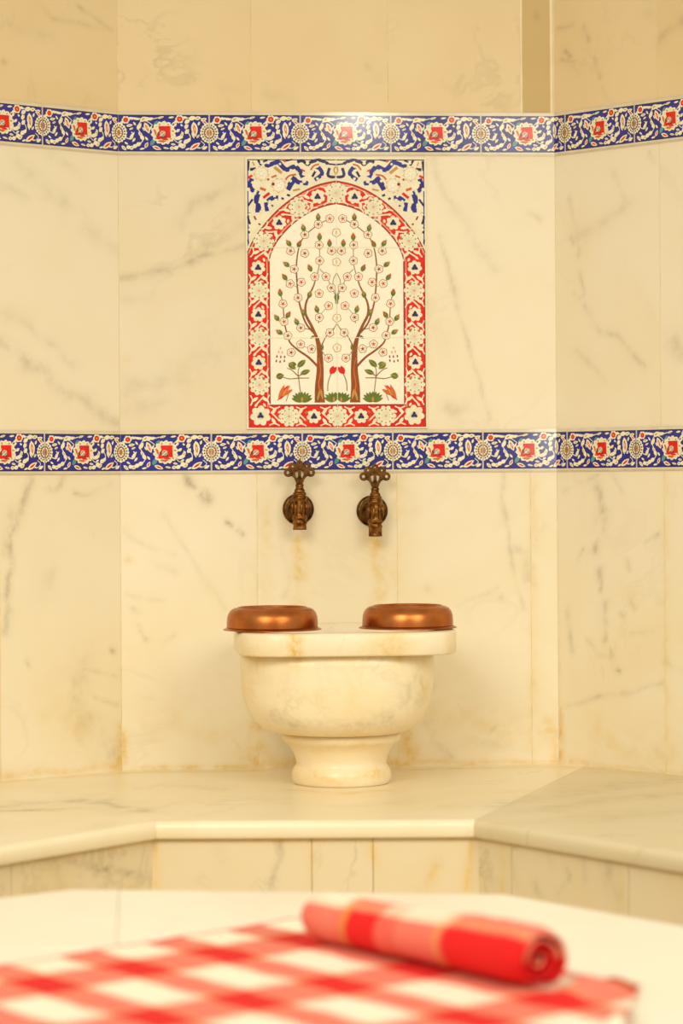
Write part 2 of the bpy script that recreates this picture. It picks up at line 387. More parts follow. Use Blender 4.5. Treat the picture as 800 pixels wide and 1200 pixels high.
# one border tile, drawn on a 760 x 345 sheet (x 0..760, y down 0..345)
def border_motif():
    D = []
    a = lambda lay, col, *polys: [D.append((lay, col, p)) for p in polys]
    a(1, 'pale', [(2, 0), (758, 0), (758, 345), (2, 345)])
    a(2, 'navy', [(2, 18), (758, 18), (758, 327), (2, 327)])
    a(3, 'blue', [(2, 27), (758, 27), (758, 318), (2, 318)])
    Y = -52
    def y(p): return [(x, v+Y) for x, v in p]
    # stems
    for pts, w in (([(60, 260), (110, 275), (128, 235), (112, 215)], 8), ([(85, 350), (150, 335), (205, 290), (195, 235), (170, 190), (180, 140), (225, 110), (290, 105), (330, 95)], 7),
                   ([(225, 115), (265, 140), (290, 160)], 6), ([(430, 280), (500, 255), (535, 235), (530, 210)], 8), ([(440, 350), (520, 330), (590, 285), (600, 245), (570, 200), (565, 150), (600, 110), (660, 100), (720, 105)], 7),
                   ([(60, 110), (120, 95), (200, 105)], 7), ([(515, 105), (470, 130), (440, 160)], 7), ([(545, 100), (600, 95)], 6), ([(460, 270), (490, 300), (530, 310)], 6), ([(690, 350), (720, 320), (690, 290)], 6)):
        a(5, 'cream', *stroke(y(pts), w))
    # scattered leaves
    lv = [((70, 165), (125, 155), 24), ((95, 275), (140, 215), 22), ((160, 195), (195, 140), 34), ((185, 125), (240, 90), 38), ((215, 120), (265, 95), 34), ((245, 110), (300, 100), 26), ((172, 215), (205, 255), 26),
          ((190, 240), (215, 285), 32), ((70, 350), (105, 335), 34), ((95, 355), (135, 340), 34), ((120, 345), (165, 322), 34), ((150, 330), (195, 305), 34), ((30, 330), (70, 370), 26),
          ((470, 275), (545, 255), 30), ((485, 215), (515, 190), 24), ((520, 260), (545, 215), 26), ((555, 140), (600, 110), 34), ((590, 105), (650, 90), 38), ((640, 105), (690, 90), 32), ((555, 185), (585, 150), 32),
          ((560, 230), (590, 190), 32), ((430, 355), (470, 345), 30), ((465, 358), (505, 335), 34), ((500, 335), (545, 315), 36), ((525, 350), (565, 320), 30), ((545, 310), (590, 280), 36), ((575, 300), (605, 265), 28),
          ((690, 120), (740, 100), 30), ((700, 360), (745, 335), 26), ((120, 100), (185, 112), 18), ((95, 195), (130, 180), 16), ((145, 265), (120, 300), 18), ((150, 160), (128, 130), 16), ((225, 205), (205, 175), 18), ((250, 285), (225, 255), 18), ((262, 200), (285, 160), 16), ((330, 100), (385, 85), 18), ((420, 95), (470, 88), 16), ((465, 170), (490, 140), 20), ((440, 315), (480, 322), 18), ((505, 300), (535, 285), 18), ((615, 215), (635, 270), 18), ((655, 265), (678, 235), 18), ((668, 160), (680, 125), 18), ((540, 165), (520, 150), 16), ((375, 345), (425, 355), 16), ((180, 360), (225, 352), 16), ((560, 365), (600, 350), 16), ((655, 345), (690, 350), 14), ((55, 300), (85, 320), 16)]
    for p, q, w in lv: a(6, 'cream', y(leaf(p, q, w)))
    for p, q, w in lv[::3]: a(7, 'ochre', y(leaf(np.array(p)*.75+np.array(q)*.25, np.array(p)*.25+np.array(q)*.75, w*.3)))
    # red-hearted spindle leaves
    for p, q, w in (((222, 135), (262, 228), 44), ((630, 128), (645, 255), 54), ((285, 335), (360, 362), 32), ((595, 365), (685, 305), 42), ((225, 350), (250, 300), 28), ((700, 115), (745, 150), 26)):
        a(6, 'cream', y(leaf(p, q, w))); p, q = np.array(p, float), np.array(q, float)
        a(7, 'orange' if w > 45 else 'red', y(leaf(p*.82+q*.18, p*.15+q*.85, w*.4)))
        if w > 43: a(8, 'cream', y(leaf(p*.65+q*.35, p*.35+q*.65, w*.14)))
    # buds
    for c, r in (((66, 114), 27), ((514, 106), 30)):
        a(6, 'cream', y(scallop(c, r+7, 6, .2))); a(7, 'red', y(circle(c, r-6, 12))); a(8, 'ochre' if r > 28 else 'orange', y(circle(c, 9, 8)))
        a(6, 'cream', y(leaf((c[0]+22, c[1]-18), (c[0]+70, c[1]-8), 22)), y(leaf((c[0]-20, c[1]+10), (c[0]-52, c[1]+38), 22)))
    # great flower
    c = (380, 222)
    a(6, 'teal', y(leaf((270, 330), (310, 270), 34)), y(leaf((330, 120), (300, 175), 30)))
    for k in range(14):
        t = 2*PI*k/14+.2; p = (c[0]+58*math.cos(t), c[1]+58*math.sin(t)); q = (c[0]+108*math.cos(t+.12), c[1]+102*math.sin(t+.12))
        a(7, 'cream', y(leaf(p, q, 46)))
        a(8, 'ochre' if k % 2 else 'palegreen', y(leaf((c[0]+66*math.cos(t), c[1]+66*math.sin(t)), (c[0]+92*math.cos(t+.1), c[1]+88*math.sin(t+.1)), 14)))
    a(8, 'cream', y(scallop(c, 72, 11, .12)))
    a(9, 'darkred', y(scallop(c, 56, 9, .12)))
    a(10, 'red', y([(338, 166), (436, 164), (440, 264), (400, 266), (398, 214), (340, 212)]), y([(318, 240), (356, 246), (354, 278), (322, 276)]), y(leaf((352, 266), (424, 280), 22)))
    a(10, 'pink', y(circle((372, 228), 25, 12))); a(11, 'teal', y(circle((374, 230), 14, 9)), y(circle((352, 240), 7, 7))); a(11, 'cream', y(leaf((345, 254), (395, 212), 9)), y(leaf((322, 225), (345, 190), 14)))
    a(10, 'orange', y(leaf((304, 190), (320, 245), 18)), y(leaf((332, 292), (405, 292), 18)))
    # half rosettes on the joints
    for cx in (-2, 762):
        c = (cx, 222)
        a(9, 'cream', y(scallop(c, 80, 18, .1, n=108, ry=88)))
        for k in range(18):
            t = 2*PI*(k+.5)/18
            a(10, 'navy', y(circle((c[0]+60*math.cos(t), c[1]+67*math.sin(t)), 7, 7)))
        a(11, 'taupe', y(circle(c, 48, 20, 54))); a(12, 'brown', y(circle(c, 42, 18, 48)))
        for k in range(12):
            t = 2*PI*k/12
            a(13, 'cream', y(circle((c[0]+30*math.cos(t), c[1]+35*math.sin(t)), 8, 7)))
        a(13, 'ochre', y(circle(c, 19, 12, 24))); a(14, 'red' if cx > 0 else 'darkred', y(circle(c, 13, 10, 18)))
    return D

MOTIF = border_motif()
def sublayers(D, cap=7):
    seen = {}; out = []
    for lay, col, p in D:
        a = (min(q[0] for q in p), min(q[1] for q in p), max(q[0] for q in p), max(q[1] for q in p))
        L = seen.setdefault(lay, [])
        used = {k for b, k in L if a[0] < b[2] and b[0] < a[2] and a[1] < b[3] and b[1] < a[3]}
        k = 0
        while k in used and k < cap: k += 1
        L.append((a, k)); out.append((lay+k/(cap+1), col, p))
    return out
MOTIF = sublayers(MOTIF)
TW = 0.2
LAY = 0.00016
def border(name, z0, z1, label):
    mb = MB(); H = z1-z0; sx = TW/760; sz = H/345; T = 0.004
    W = XR-XL
    for (O, dU, N, lo, hi) in ((OL, dirL, nL, -1.5, 0.0), (OL, dirB, nB, 0.0, W), (OR, dirR, nR, W, W+1.7)):
        def pt(s, yy, h):
            if lo < 0: q = O-dU*s              # left wall runs away from the corner
            elif lo == 0.0: q = O+dU*s
            else: q = O+dU*(s-W)
            q = q+N*(T+h); return (q.x, q.y, z1-yy*sz)
        # tile bodies and glaze
        for k in range(math.floor(lo/TW+1e-6), math.ceil(hi/TW-1e-6)):
            a0, a1 = max(lo, k*TW), min(hi, (k+1)*TW)
            if a1-a0 < 0.002: continue
            g = 0.0006
            f = [pt(a0+g, 0, 0), pt(a1-g, 0, 0), pt(a1-g, 345, 0), pt(a0+g, 345, 0)]
            b = [pt(a0+g, 0, -T-.001), pt(a1-g, 0, -T-.001), pt(a1-g, 345, -T-.001), pt(a0+g, 345, -T-.001)]
            mb.add(f+b, [(0, 1, 2, 3)]+[(i, 4+i, 4+(i+1) % 4, (i+1) % 4) for i in range(4)], 'tile_edge')
            ua, ub = (a0-k*TW)/sx+3, (a1-k*TW)/sx-3
            far = (lo < 0 and a1 < -.75) or (lo > 0 and a0 > W+.75)
            for lay, col, poly in MOTIF:
                if far and int(lay) in (7, 8, 12, 13): continue
                p = clip(poly, ua, ub) if lay < 2 else clip(poly, ua+3.5, ub-3.5)
                if len(p) < 3: continue
                mb.add([pt(k*TW+x*sx, y_, LAY*lay) for x, y_ in p], [tuple(range(len(p)))], col)
        # joint strip behind the tiles
        e = [pt(lo, 0, -.0005), pt(hi, 0, -.0005), pt(hi, 345, -.0005), pt(lo, 345, -.0005)]
        mb.add(e, [(0, 1, 2, 3)], 'pale')
        # pale fillet above and below
        for y0, y1 in ((-10, 0), (345, 355)):
            e = [pt(lo, y0, -.002), pt(hi, y0, -.002), pt(hi, y1, -.002), pt(lo, y1, -.002)]
            mb.add(e, [(0, 1, 2, 3)], 'pale')
    o = mb.build(name)
    return tag(o, label, 'tile border', 'blue floral tile borders')

border('tile_border', ZB1, ZT1, 'blue floral tile border along the walls above the arched tree mural')
border('tile_border', ZB2, ZT2, 'blue floral tile border along the walls just above the two brass taps')

# ------------------------------------------------------------------ the arched tree panel: sheet x 35..750, y 22..1112, mirrored about 393
def panel():
    D = []
    def a(lay, col, *polys, mirror=True):
        for p in polys:
            D.append((lay, col, p))
            if mirror: D.append((lay, col, [(786-x, y) for x, y in p]))
    rect = lambda x0, y0, x1, y1: [(x0, y0), (x1, y0), (x1, y1), (x0, y1)]
    a(1, 'cream', rect(30, 18, 756, 1116), mirror=False)
    outer = [(35, 402), (60, 350), (108, 284), (160, 228), (215, 184), (272, 149), (330, 125), (393, 112)]
    inner = [(122, 432), (132, 398), (158, 352), (200, 303), (250, 261), (300, 232), (350, 213), (393, 204)]
    outer = [tuple(p) for p in smooth(outer, 4)]; inner = [tuple(p) for p in smooth(inner, 4)]
    mir = lambda P: [(786-x, y) for x, y in P]
    # spandrel: dark outline and blue clouds on cream
    a(2, 'navy', rect(36, 24, 750, 28), mirror=False); a(2, 'navy', rect(36, 24, 40, 396))
    z3 = lambda p: [((285+x/6.957-280)*3.478, (180+y/6.957-180)*3.478) for x, y in p]
    for pts, w in (([(180, 108), (240, 85), (300, 62)], 34), ([(290, 70), (350, 132), (420, 108), (462, 150), (485, 195)], 36), ([(440, 72), (480, 60), (525, 95)], 24), ([(520, 95), (560, 68), (620, 55), (690, 85)], 26), ([(690, 85), (755, 92)], 12),
                   ([(700, 118), (688, 180), (745, 195)], 22), ([(610, 110), (640, 165), (580, 215)], 30), ([(600, 120), (560, 190)], 18), ([(360, 295), (388, 245), (425, 195)], 44), ([(410, 200), (450, 235), (525, 242)], 34),
                   ([(75, 205), (58, 260), (80, 300), (128, 325)], 34), ([(122, 330), (110, 380), (130, 450)], 40), ([(100, 462), (145, 462)], 34), ([(185, 398), (195, 470)], 30), ([(200, 390), (240, 362), (285, 362)], 36),
                   ([(42, 425), (80, 372)], 16), ([(52, 62), (44, 140)], 14), ([(125, 55), (155, 105)], 18), ([(60, 132), (112, 125)], 22), ([(60, 480), (42, 520), (58, 575)], 16), ([(45, 600), (48, 650)], 16), ([(310, 362), (330, 372)], 16),
                   ([(355, 335), (380, 345)], 16), ([(230, 420), (245, 430)], 12), ([(40, 700), (44, 740)], 12), ([(150, 75), (200, 55)], 14), ([(345, 62), (400, 50)], 12)):
        a(3, 'blue' if w > 28 else 'navy', *stroke(z3(pts), w/2*1.05, taper=False))
    rnd = random.Random(3)
    for c in ((260, 105), (300, 92), (335, 160), (385, 140), (440, 150), (430, 95), (495, 172), (520, 75), (560, 90), (600, 78), (650, 92), (385, 225), (345, 262), (440, 260), (490, 222), (470, 255), (410, 300), (85, 235), (48, 290), (95, 330), (100, 300), (140, 400), (95, 420), (150, 470), (205, 430), (215, 390), (250, 345), (270, 385), (70, 110), (160, 75), (205, 75), (640, 190), (600, 200), (590, 140), (715, 150), (680, 110), (60, 500), (60, 620), (85, 180)):
        a(4, 'cream', z3(scallop((c[0]+rnd.uniform(-6, 6), c[1]+rnd.uniform(-6, 6)), rnd.uniform(11, 17), 5, .3, rot=rnd.uniform(0, 3))))
    for c in ((330, 118), (420, 205), (455, 148), (370, 270), (65, 260), (120, 430), (240, 372), (195, 440), (245, 88), (690, 170), (625, 165), (575, 62), (110, 350), (520, 240)):
        a(5, 'blue', z3(circle((c[0]+rnd.uniform(-5, 5), c[1]+rnd.uniform(-5, 5)), rnd.uniform(9, 14), 8)))
    for c in ((150, 165), (290, 260)):
        for k in range(9):
            t = 2*PI*k/9; a(5, 'pink' if k % 2 else 'ochre', *stroke(z3([(c[0]+48*math.cos(t), c[1]+48*math.sin(t)), (c[0]+60*math.cos(t+.2), c[1]+60*math.sin(t+.2)), (c[0]+50*math.cos(t+.5), c[1]+50*math.sin(t+.5))]), 2.2))
    for c, r in (((150, 165), 70), ((290, 260), 72)):
        a(4, 'cream', z3(scallop(c, r, 9, .15))); a(5, 'cream_field', z3(circle(c, r*.5, 12))); a(6, 'palegreen', *[z3(circle((c[0]+r*.3*math.cos(k), c[1]+r*.3*math.sin(k)), 7, 7)) for k in range(6)])
    for pts, w, col in (([(140, 282), (185, 300)], 20, 'orange'), ([(165, 362), (215, 322)], 22, 'red'), ([(232, 195), (272, 180)], 14, 'orange'), ([(345, 215), (375, 182), (430, 172)], 14, 'orange'), ([(548, 135), (575, 100), (615, 88)], 14, 'orange'),
                        ([(40, 200), (78, 180)], 18, 'red'), ([(255, 112), (315, 160)], 24, 'ochre'), ([(470, 130), (500, 145)], 12, 'red'), ([(320, 52), (345, 70)], 12, 'red'), ([(405, 302), (460, 290)], 14, 'ochre'), ([(80, 70), (95, 100)], 10, 'ochre'), ([(90, 510), (105, 540)], 12, 'darkred'), ([(125, 570), (140, 580)], 12, 'darkred')):
        a(5, col, *stroke(z3(pts), w/2))
    a(5, 'darkred', z3(circle((245, 250), 14, 8))); a(5, 'brown', z3(circle((205, 212), 10, 8)), z3(circle((260, 255), 7, 8)))
    a(4, 'cream', z3(circle((755, 140), 40, 14))); a(5, 'ochre', z3(leaf((752, 100), (752, 175), 40))); a(6, 'cream', z3(leaf((752, 118), (752, 160), 18)))
    # red arch band
    ring = lambda A, B: [[A[i], A[i+1], B[i+1], B[i]] for i in range(len(A)-1)]
    cm = [(x-6 if x < 380 else x, y-9) for x, y in outer]
    a(6, 'cream', *ring([(x-4 if x < 385 else x, y-12) for x, y in outer], outer))
    a(7, 'red', *ring(outer, inner))
    a(7, 'red', rect(36, 400, 122, 1112)); a(7, 'red', rect(36, 1022, 750, 1112), mirror=False)
    a(8, 'pink', *stroke([(x+2, y+9) for x, y in outer], 5, k=1)); a(8, 'darkred', *stroke(outer, 4, k=1))
    a(9, 'pink', *stroke([(x-3, y-8) for x, y in inner], 5, k=1)); a(9, 'darkred', *stroke(inner, 4, k=1))
    a(9, 'darkred', *stroke([(122, 430), (122, 1022)], 4)); a(9, 'darkred', *stroke([(122, 1022), (393, 1022)], 4))
    a(9, 'pink', *stroke([(113, 430), (113, 1030)], 4)); a(9, 'darkred', *stroke([(37, 402), (37, 1110)], 3))
    a(9, 'red', *stroke([(38, 1109), (393, 1109)], 5))
    # inner field
    fld = inner+mir(inner)[::-1]+[(664, 1019), (122, 1019)]
    a(8, 'cream_field', [(124, 432)]+inner[1:]+[(393, 1019), (124, 1019)])
    # flowers of the border
    daisy = [(393, 160), (243, 218), (100, 356), (80, 557), (80, 746), (80, 940), (198, 1067), (393, 1067)]
    navyf = [(318, 176), (163, 282), (77, 464), (77, 654), (77, 849), (298, 1068)]
    for c in daisy:
        mm = abs(c[0]-393) > 1
        a(10, 'cream', scallop(c, 43, 10, .2), mirror=mm)
        for k in range(10):
            t = 2*PI*k/10+.3
            a(11, 'palegreen', leaf((c[0]+7*math.cos(t), c[1]+7*math.sin(t)), (c[0]+22*math.cos(t), c[1]+22*math.sin(t)), 5), mirror=mm); a(12, 'green' if k % 2 else 'taupe', circle((c[0]+28*math.cos(t), c[1]+28*math.sin(t)), 3, 6), mirror=mm)
        a(12, 'pink', circle(c, 6, 8), mirror=mm)
    for c in navyf+[(83, 1064)]:
        r = 30 if c != (83, 1064) else 42
        a(10, 'cream', scallop(c, r, 7, .24, rot=.3))
        a(11, 'palegreen', circle(c, r*.4, 10))
        for k in range(3):
            t = 2*PI*k/3-PI/2
            a(12, 'navy', leaf((c[0]-3*math.cos(t), c[1]-3*math.sin(t)), (c[0]+15*math.cos(t), c[1]+15*math.sin(t)), 13))
        a(13, 'blue', circle(c, 5, 7))
    # cream leaves weaving between the flowers
    path = [(393, 160), (318, 176), (243, 218), (163, 282), (100, 356), (77, 464), (80, 557), (77, 654), (80, 746), (77, 849), (80, 940), (83, 1064)]
    bott = [(83, 1064), (198, 1067), (298, 1068), (393, 1067)]
    for P in (path, bott):
        for i in range(len(P)-1):
            p, q = np.array(P[i], float), np.array(P[i+1], float); d = (q-p)/np.hypot(*(q-p)); s = np.array((-d[1], d[0])); m_ = (p+q)/2
            for sg in (1, -1):
                a(10, 'cream', leaf(m_+s*sg*7-d*13, m_+s*sg*36+d*6, 13)); a(10, 'cream', *stroke([m_+s*sg*38-d*22, m_+s*sg*30, m_+s*sg*39+d*20], 5))
                a(10, 'orange' if i % 2 else 'cream', leaf(m_+s*sg*12+d*12, m_+s*sg*22+d*26, 10))
            a(10, 'cream', *stroke([m_-d*16-s*16, m_, m_+d*16+s*16], 6))
    # tree
    a(9, 'brown', *stroke([(322, 1010), (320, 950), (324, 880), (322, 800), (312, 750)], 42, 15)); a(9, 'brown', [(300, 1012), (343, 1012), (334, 960), (312, 960)])
    a(10, 'orange', *stroke([(328, 985), (318, 940), (326, 880), (318, 830)], 7, 3)); a(10, 'ochre', leaf((312, 1005), (322, 960), 9), leaf((334, 1000), (326, 955), 8))
    for pts, w, w2 in (([(314, 755), (290, 700), (268, 655), (268, 612), (284, 572), (303, 530), (308, 505)], 13, 4), ([(320, 872), (280, 830), (238, 800), (205, 770), (195, 742), (182, 690), (176, 615), (168, 575)], 10, 3),
                       ([(305, 735), (268, 690), (245, 620), (236, 560), (231, 470), (236, 410), (247, 368), (268, 332), (320, 290), (365, 266)], 8, 3), ([(326, 790), (348, 745), (366, 728), (388, 700)], 5, 2), ([(298, 540), (320, 470), (325, 420), (323, 345)], 4, 3),
                       ([(318, 690), (322, 665), (315, 635)], 4, 3), ([(284, 715), (250, 706), (232, 684)], 4, 3), ([(330, 800), (350, 830)], 4, 2), ([(325, 470), (352, 500), (372, 545), (390, 580)], 3, 3), ([(393, 570), (393, 650)], 4, 3),
                       ([(393, 340), (393, 420)], 2, 2), ([(393, 690), (372, 728)], 3, 3), ([(393, 485), (378, 520), (386, 560), (393, 585)], 3, 3), ([(290, 795), (245, 778)], 2, 2), ([(360, 618), (330, 650)], 2, 2), ([(205, 528), (236, 545)], 2, 2)):
        a(9, 'brown' if w > 4 else 'taupe', *stroke(pts, w, w2))
    fl = [(208, 396), (265, 406), (222, 470), (205, 529), (250, 523), (237, 586), (176, 611), (180, 683), (247, 708), (195, 740), (246, 775), (290, 794), (208, 808), (358, 831), (364, 728), (322, 666), (360, 619), (322, 569), (305, 501), (350, 501),
          (325, 436), (373, 396), (323, 372), (266, 330), (320, 288), (367, 265), (371, 546)]
    ctr = [(393, 322), (393, 441), (393, 669), (393, 790)]
    for c in fl+ctr:
        mm = c[0] < 390; dim = not mm
        a(11, 'rose' if mm else 'ochre', scallop(c, 18.5, 5, .16, rot=c[1]), mirror=mm); a(12, 'cream_field', scallop(c, 15.5, 5, .16, rot=c[1]), mirror=mm)
        if dim:
            a(13, 'pink', leaf((c[0], c[1]-12), (c[0], c[1]+12), 8), mirror=False)
            continue
        for k in range(5):
            t = 2*PI*k/5+c[1]
            a(13, 'pink', leaf((c[0]+3*math.cos(t), c[1]+3*math.sin(t)), (c[0]+12*math.cos(t), c[1]+12*math.sin(t)), 6))
        a(14, 'red' if int(c[1]) % 2 else 'darkred', circle(c, 4.6, 7))
    for c, t in (((260, 302), 1.8), ((325, 338), 1.57), ((365, 364), 1.57), ((200, 364), 2.2), ((243, 368), 1.2), ((190, 450), 2.5), ((285, 465), 2.0), ((183, 502), 2.2), ((165, 565), 1.7), ((150, 667), 2.2), ((197, 655), 1.0), ((312, 632), 1.8),
                 ((230, 683), 2.0), ((160, 725), 2.6), ((320, 258), 1.57), ((284, 572), 1.3), ((258, 645), 2.0), ((212, 855), 3.0)):
        d = np.array((math.cos(t), -math.sin(t))); c = np.array(c, float)
        a(13, 'green', leaf(c-d*17, c+d*15, 19)); a(14, 'orange' if int(c[0]) % 2 else 'ochre', leaf(c-d*3, c+d*17, 11)); a(15, 'brown', leaf(c+d*2, c+d*11, 4))
    for p, q in (((335, 800), (332, 770)), ((302, 740), (285, 752)), ((392, 600), (384, 575)), ((388, 612), (400, 585))): a(12, 'green', leaf(p, q, 10))
    # plants at the foot
    for pts in ([(246, 985), (238, 920), (236, 880), (252, 845)], [(236, 905), (210, 880), (190, 872)], [(236, 912), (200, 915), (165, 905)], [(236, 905), (262, 890)], [(236, 912), (280, 912)]):
        a(10, 'taupe' if pts[0][1] > 950 else 'brown', *stroke(pts, 4, 3))
    for p, q, w in (((196, 852), (226, 876), 22), ((232, 868), (266, 838), 22), ((244, 896), (284, 880), 20), ((146, 908), (178, 900), 26)): a(12, 'green', leaf(p, q, w)); a(13, 'ochre', *stroke([p, q], 2))
    for c, n, r in (((250, 1010), 9, 42), ((378, 1010), 6, 40)):
        for k in range(n):
            t = PI*(0.12+0.76*k/(n-1))
            if c[0] > 300: t = PI*(.35+.5*k/(n-1))
            L = r*(1.15-0.35*abs(math.sin(t)-.7))
            a(11+k % 2, 'green', leaf(c, (c[0]+L*math.cos(t)*1.05, c[1]-L*math.sin(t)*1.0), 15))
        a(13, 'ochre', leaf(c, (c[0], c[1]-22), 8))
    for p, q, w in (((158, 1000), (196, 940), 20), ((165, 985), (214, 958), 16), ((155, 998), (180, 938), 14), ((160, 990), (205, 940), 10)): a(12, 'orange' if w < 18 else 'red', leaf(p, q, w))
    a(13, 'ochre', leaf((172, 985), (190, 952), 6)); a(11, 'brown', *stroke([(152, 1002), (166, 984)], 4)); a(11, 'taupe', *stroke([(186, 1006), (196, 975)], 3))
    a(12, 'red', leaf((366, 898), (378, 862), 20), leaf((372, 896), (390, 866), 16)); a(10, 'taupe', *stroke([(368, 895), (356, 930), (354, 965)], 4))
    for x_, y_ in ((165, 790), (158, 806), (172, 808), (150, 824), (166, 826), (181, 826), (148, 842), (163, 845), (180, 842)): a(11, 'pink' if y_ < 815 else 'darkred', leaf((x_-1, y_+6), (x_+1, y_-6), 6))
    # joints between the six tiles
    for x0, y0, x1, y1 in ((392, 22, 394.5, 1112), (35, 381, 751, 384), (35, 747, 751, 750)): a(16, 'cream', rect(x0, y0, x1, y1), mirror=False)
    return D

def build_panel():
    root = empty('tile_mural', (-0.005, 0, 1.2))
    tag(root, 'tall arched tile mural of two flowering trees inside a red floral border', 'tile mural')
    x0, x1, z0, z1 = -0.2006, 0.1906, 1.1995, 1.7905
    sx = (x1-x0)/715; sz = (z1-z0)/1090; T = 0.005
    P = lambda x, y, h: (x0+(x-35)*sx+.005, -T-h, z1-(y-22)*sz-1.2)
    body = MB(); f = [P(28, 16, 0), P(758, 16, 0), P(758, 1118, 0), P(28, 1118, 0)]; b = [(p[0], -0.0002, p[2]) for p in f]
    body.add(f+b, [(0, 1, 2, 3)]+[(i, 4+i, 4+(i+1) % 4, (i+1) % 4) for i in range(4)], 'cream')
    groups = {'tile_body': body, 'arch_border': MB(), 'tree_picture': MB(), 'spandrel_pattern': MB()}
    D = sublayers(panel())
    for hh, col, poly in D:
        lay = int(hh); cx = sum(p[0] for p in poly)/len(poly); cy = sum(p[1] for p in poly)/len(poly)
        # which of the panel's fields the shape belongs to
        xx = min(cx, 786-cx)
        ya = np.interp(xx, [35, 60, 108, 160, 215, 272, 330, 393], [402, 350, 284, 228, 184, 149, 125, 112])
        yi = np.interp(xx, [122, 132, 158, 200, 250, 300, 350, 393], [432, 398, 352, 303, 261, 232, 213, 204])
        if lay in (1, 16): g = 'tile_body'
        elif lay == 7 or (lay == 6 and col == 'cream'): g = 'arch_border'
        elif cy < ya-3: g = 'spandrel_pattern'
        elif xx < 119 or cy > 1021 or cy < yi-2 or col == 'darkred' and lay == 9: g = 'arch_border'
        else: g = 'tree_picture'
        groups[g].add([P(x, y, LAY*hh) for x, y in poly], [tuple(range(len(poly)))], col)
    for k, m_ in groups.items(): m_.build(k, root)
build_panel()

# ------------------------------------------------------------------ marble bench
FL, FR = Vector((-0.416, -0.924, 0)), Vector((0.171, -0.975, 0))
BL, BR = Vector((-0.557, 0.0, 0)), Vector((0.551, 0.0, 0))
FLe = FL+Vector((-0.272, -0.324, 0))*2.0; FRe = FR+Vector((0.29, -0.505, 0))*2.1
BLe = OL+dirL*1.5; BRe = OR+dirR*1.65
def bench_strokes(st):
    out = []
    for pts, w, s in st:
        q = [hit(px, py, Vector((0, 0, BENCH)), Vector((0, 0, 1))) for px, py in pts]
        out.append((np.array([(p.x, p.y) for p in q]), w*.0019*.5*3, s*1.5))
    return out
VB = bench_strokes([([(0, 945), (60, 940), (110, 938), (160, 950)], 10, .35), ([(0, 950), (80, 948)], 6, .35), ([(110, 936), (150, 950)], 8, .2), ([(580, 945), (680, 925), (800, 912)], 14, .22), ([(620, 950), (720, 935), (800, 930)], 10, .25), ([(640, 935), (760, 920)], 8, .25), ([(700, 960), (800, 950)], 10, .2),
                    ([(200, 920), (260, 925)], 6, .12), ([(400, 945), (480, 940)], 6, .1), ([(600, 965), (700, 955)], 8, .18)])
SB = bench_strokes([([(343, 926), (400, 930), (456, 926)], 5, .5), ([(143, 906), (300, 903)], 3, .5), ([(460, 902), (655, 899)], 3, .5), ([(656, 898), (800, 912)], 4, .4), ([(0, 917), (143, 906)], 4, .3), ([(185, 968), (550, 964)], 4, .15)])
def seat_slab(name_seed, A, B, Fr, Fl, m, parent):
    """A, B back corners, Fr, Fl front corners; rounded nosing along Fl-Fr"""
    mb = MB(); nu, nv = 110, 80; t = .033; r = .0125
    e = (Fr-Fl).normalized(); n = Vector((e.y, -e.x, 0))
    if n.dot(Fl-A) < 0: n = -n
    rows = []
    mL_ = (A-Fl).normalized(); mR_ = (B-Fr).normalized(); mL_ = mL_/abs(mL_.dot(n)); mR_ = mR_/abs(mR_.dot(n))   # unit step back from the edge, measured along each mitre
    fp = lambda u, back, z: tuple((Fl+mL_*back).lerp(Fr+mR_*back, u)+Vector((0, 0, z)))
    for j in range(nv+1):
        v = j/nv; row = []
        for i in range(nu+1):
            u = i/nu; p = (A.lerp(B, u)).lerp(Vector(fp(u, r, 0)), v); row.append((p.x, p.y, BENCH))
        rows.append(row)
    for k in range(1, 6):
        a_ = PI/2*k/5
        rows.append([fp(i/nu, r-r*math.sin(a_), BENCH-r+r*math.cos(a_)) for i in range(nu+1)])
    for dz, ins in ((t-.004, 0), (t, .004), (t, .2)):
        rows.append([fp(i/nu, ins, BENCH-dz) for i in range(nu+1)])
    A_ = np.array([p[0] for r_ in rows for p in r_]); Y_ = np.array([p[1] for r_ in rows for p in r_])
    mb.grid(rows, m, True, vein=field(A_, Y_, VB, .02), stain=field(A_, Y_, SB, .01), seed=name_seed)
    # end faces at the mitres
    for i in (0, nu):
        prof = [r_[i] for r_ in rows]; prof = [prof[0], prof[nv]]+prof[nv+1:]+[(prof[0][0], prof[0][1], BENCH-t)]
        mb.add(prof, [tuple(range(len(prof)))], m, seed=name_seed)
    return mb.build('seat_slab', parent)
bench = empty('marble_bench', (0, -0.5, 0)); tag(bench, 'pale marble bench in three sections built around the walls under the basin', 'bench')
def child(o, par):
    o.parent = par; o.matrix_parent_inverse = par.matrix_world.inverted() if False else Matrix.Translation(-Vector(par.location)); return o
gx = Vector((.0001, 0, 0))
child(seat_slab(3.3, BL+gx, BR-gx, FR-gx, FL+gx, 'marble_bench', None), bench)
child(seat_slab(8.1, BLe, BL-gx, FL-gx, FLe, 'marble_bench', None), bench)
child(seat_slab(5.6, BR+gx, BRe, FRe, FR+gx, 'marble_bench_grey', None), bench)
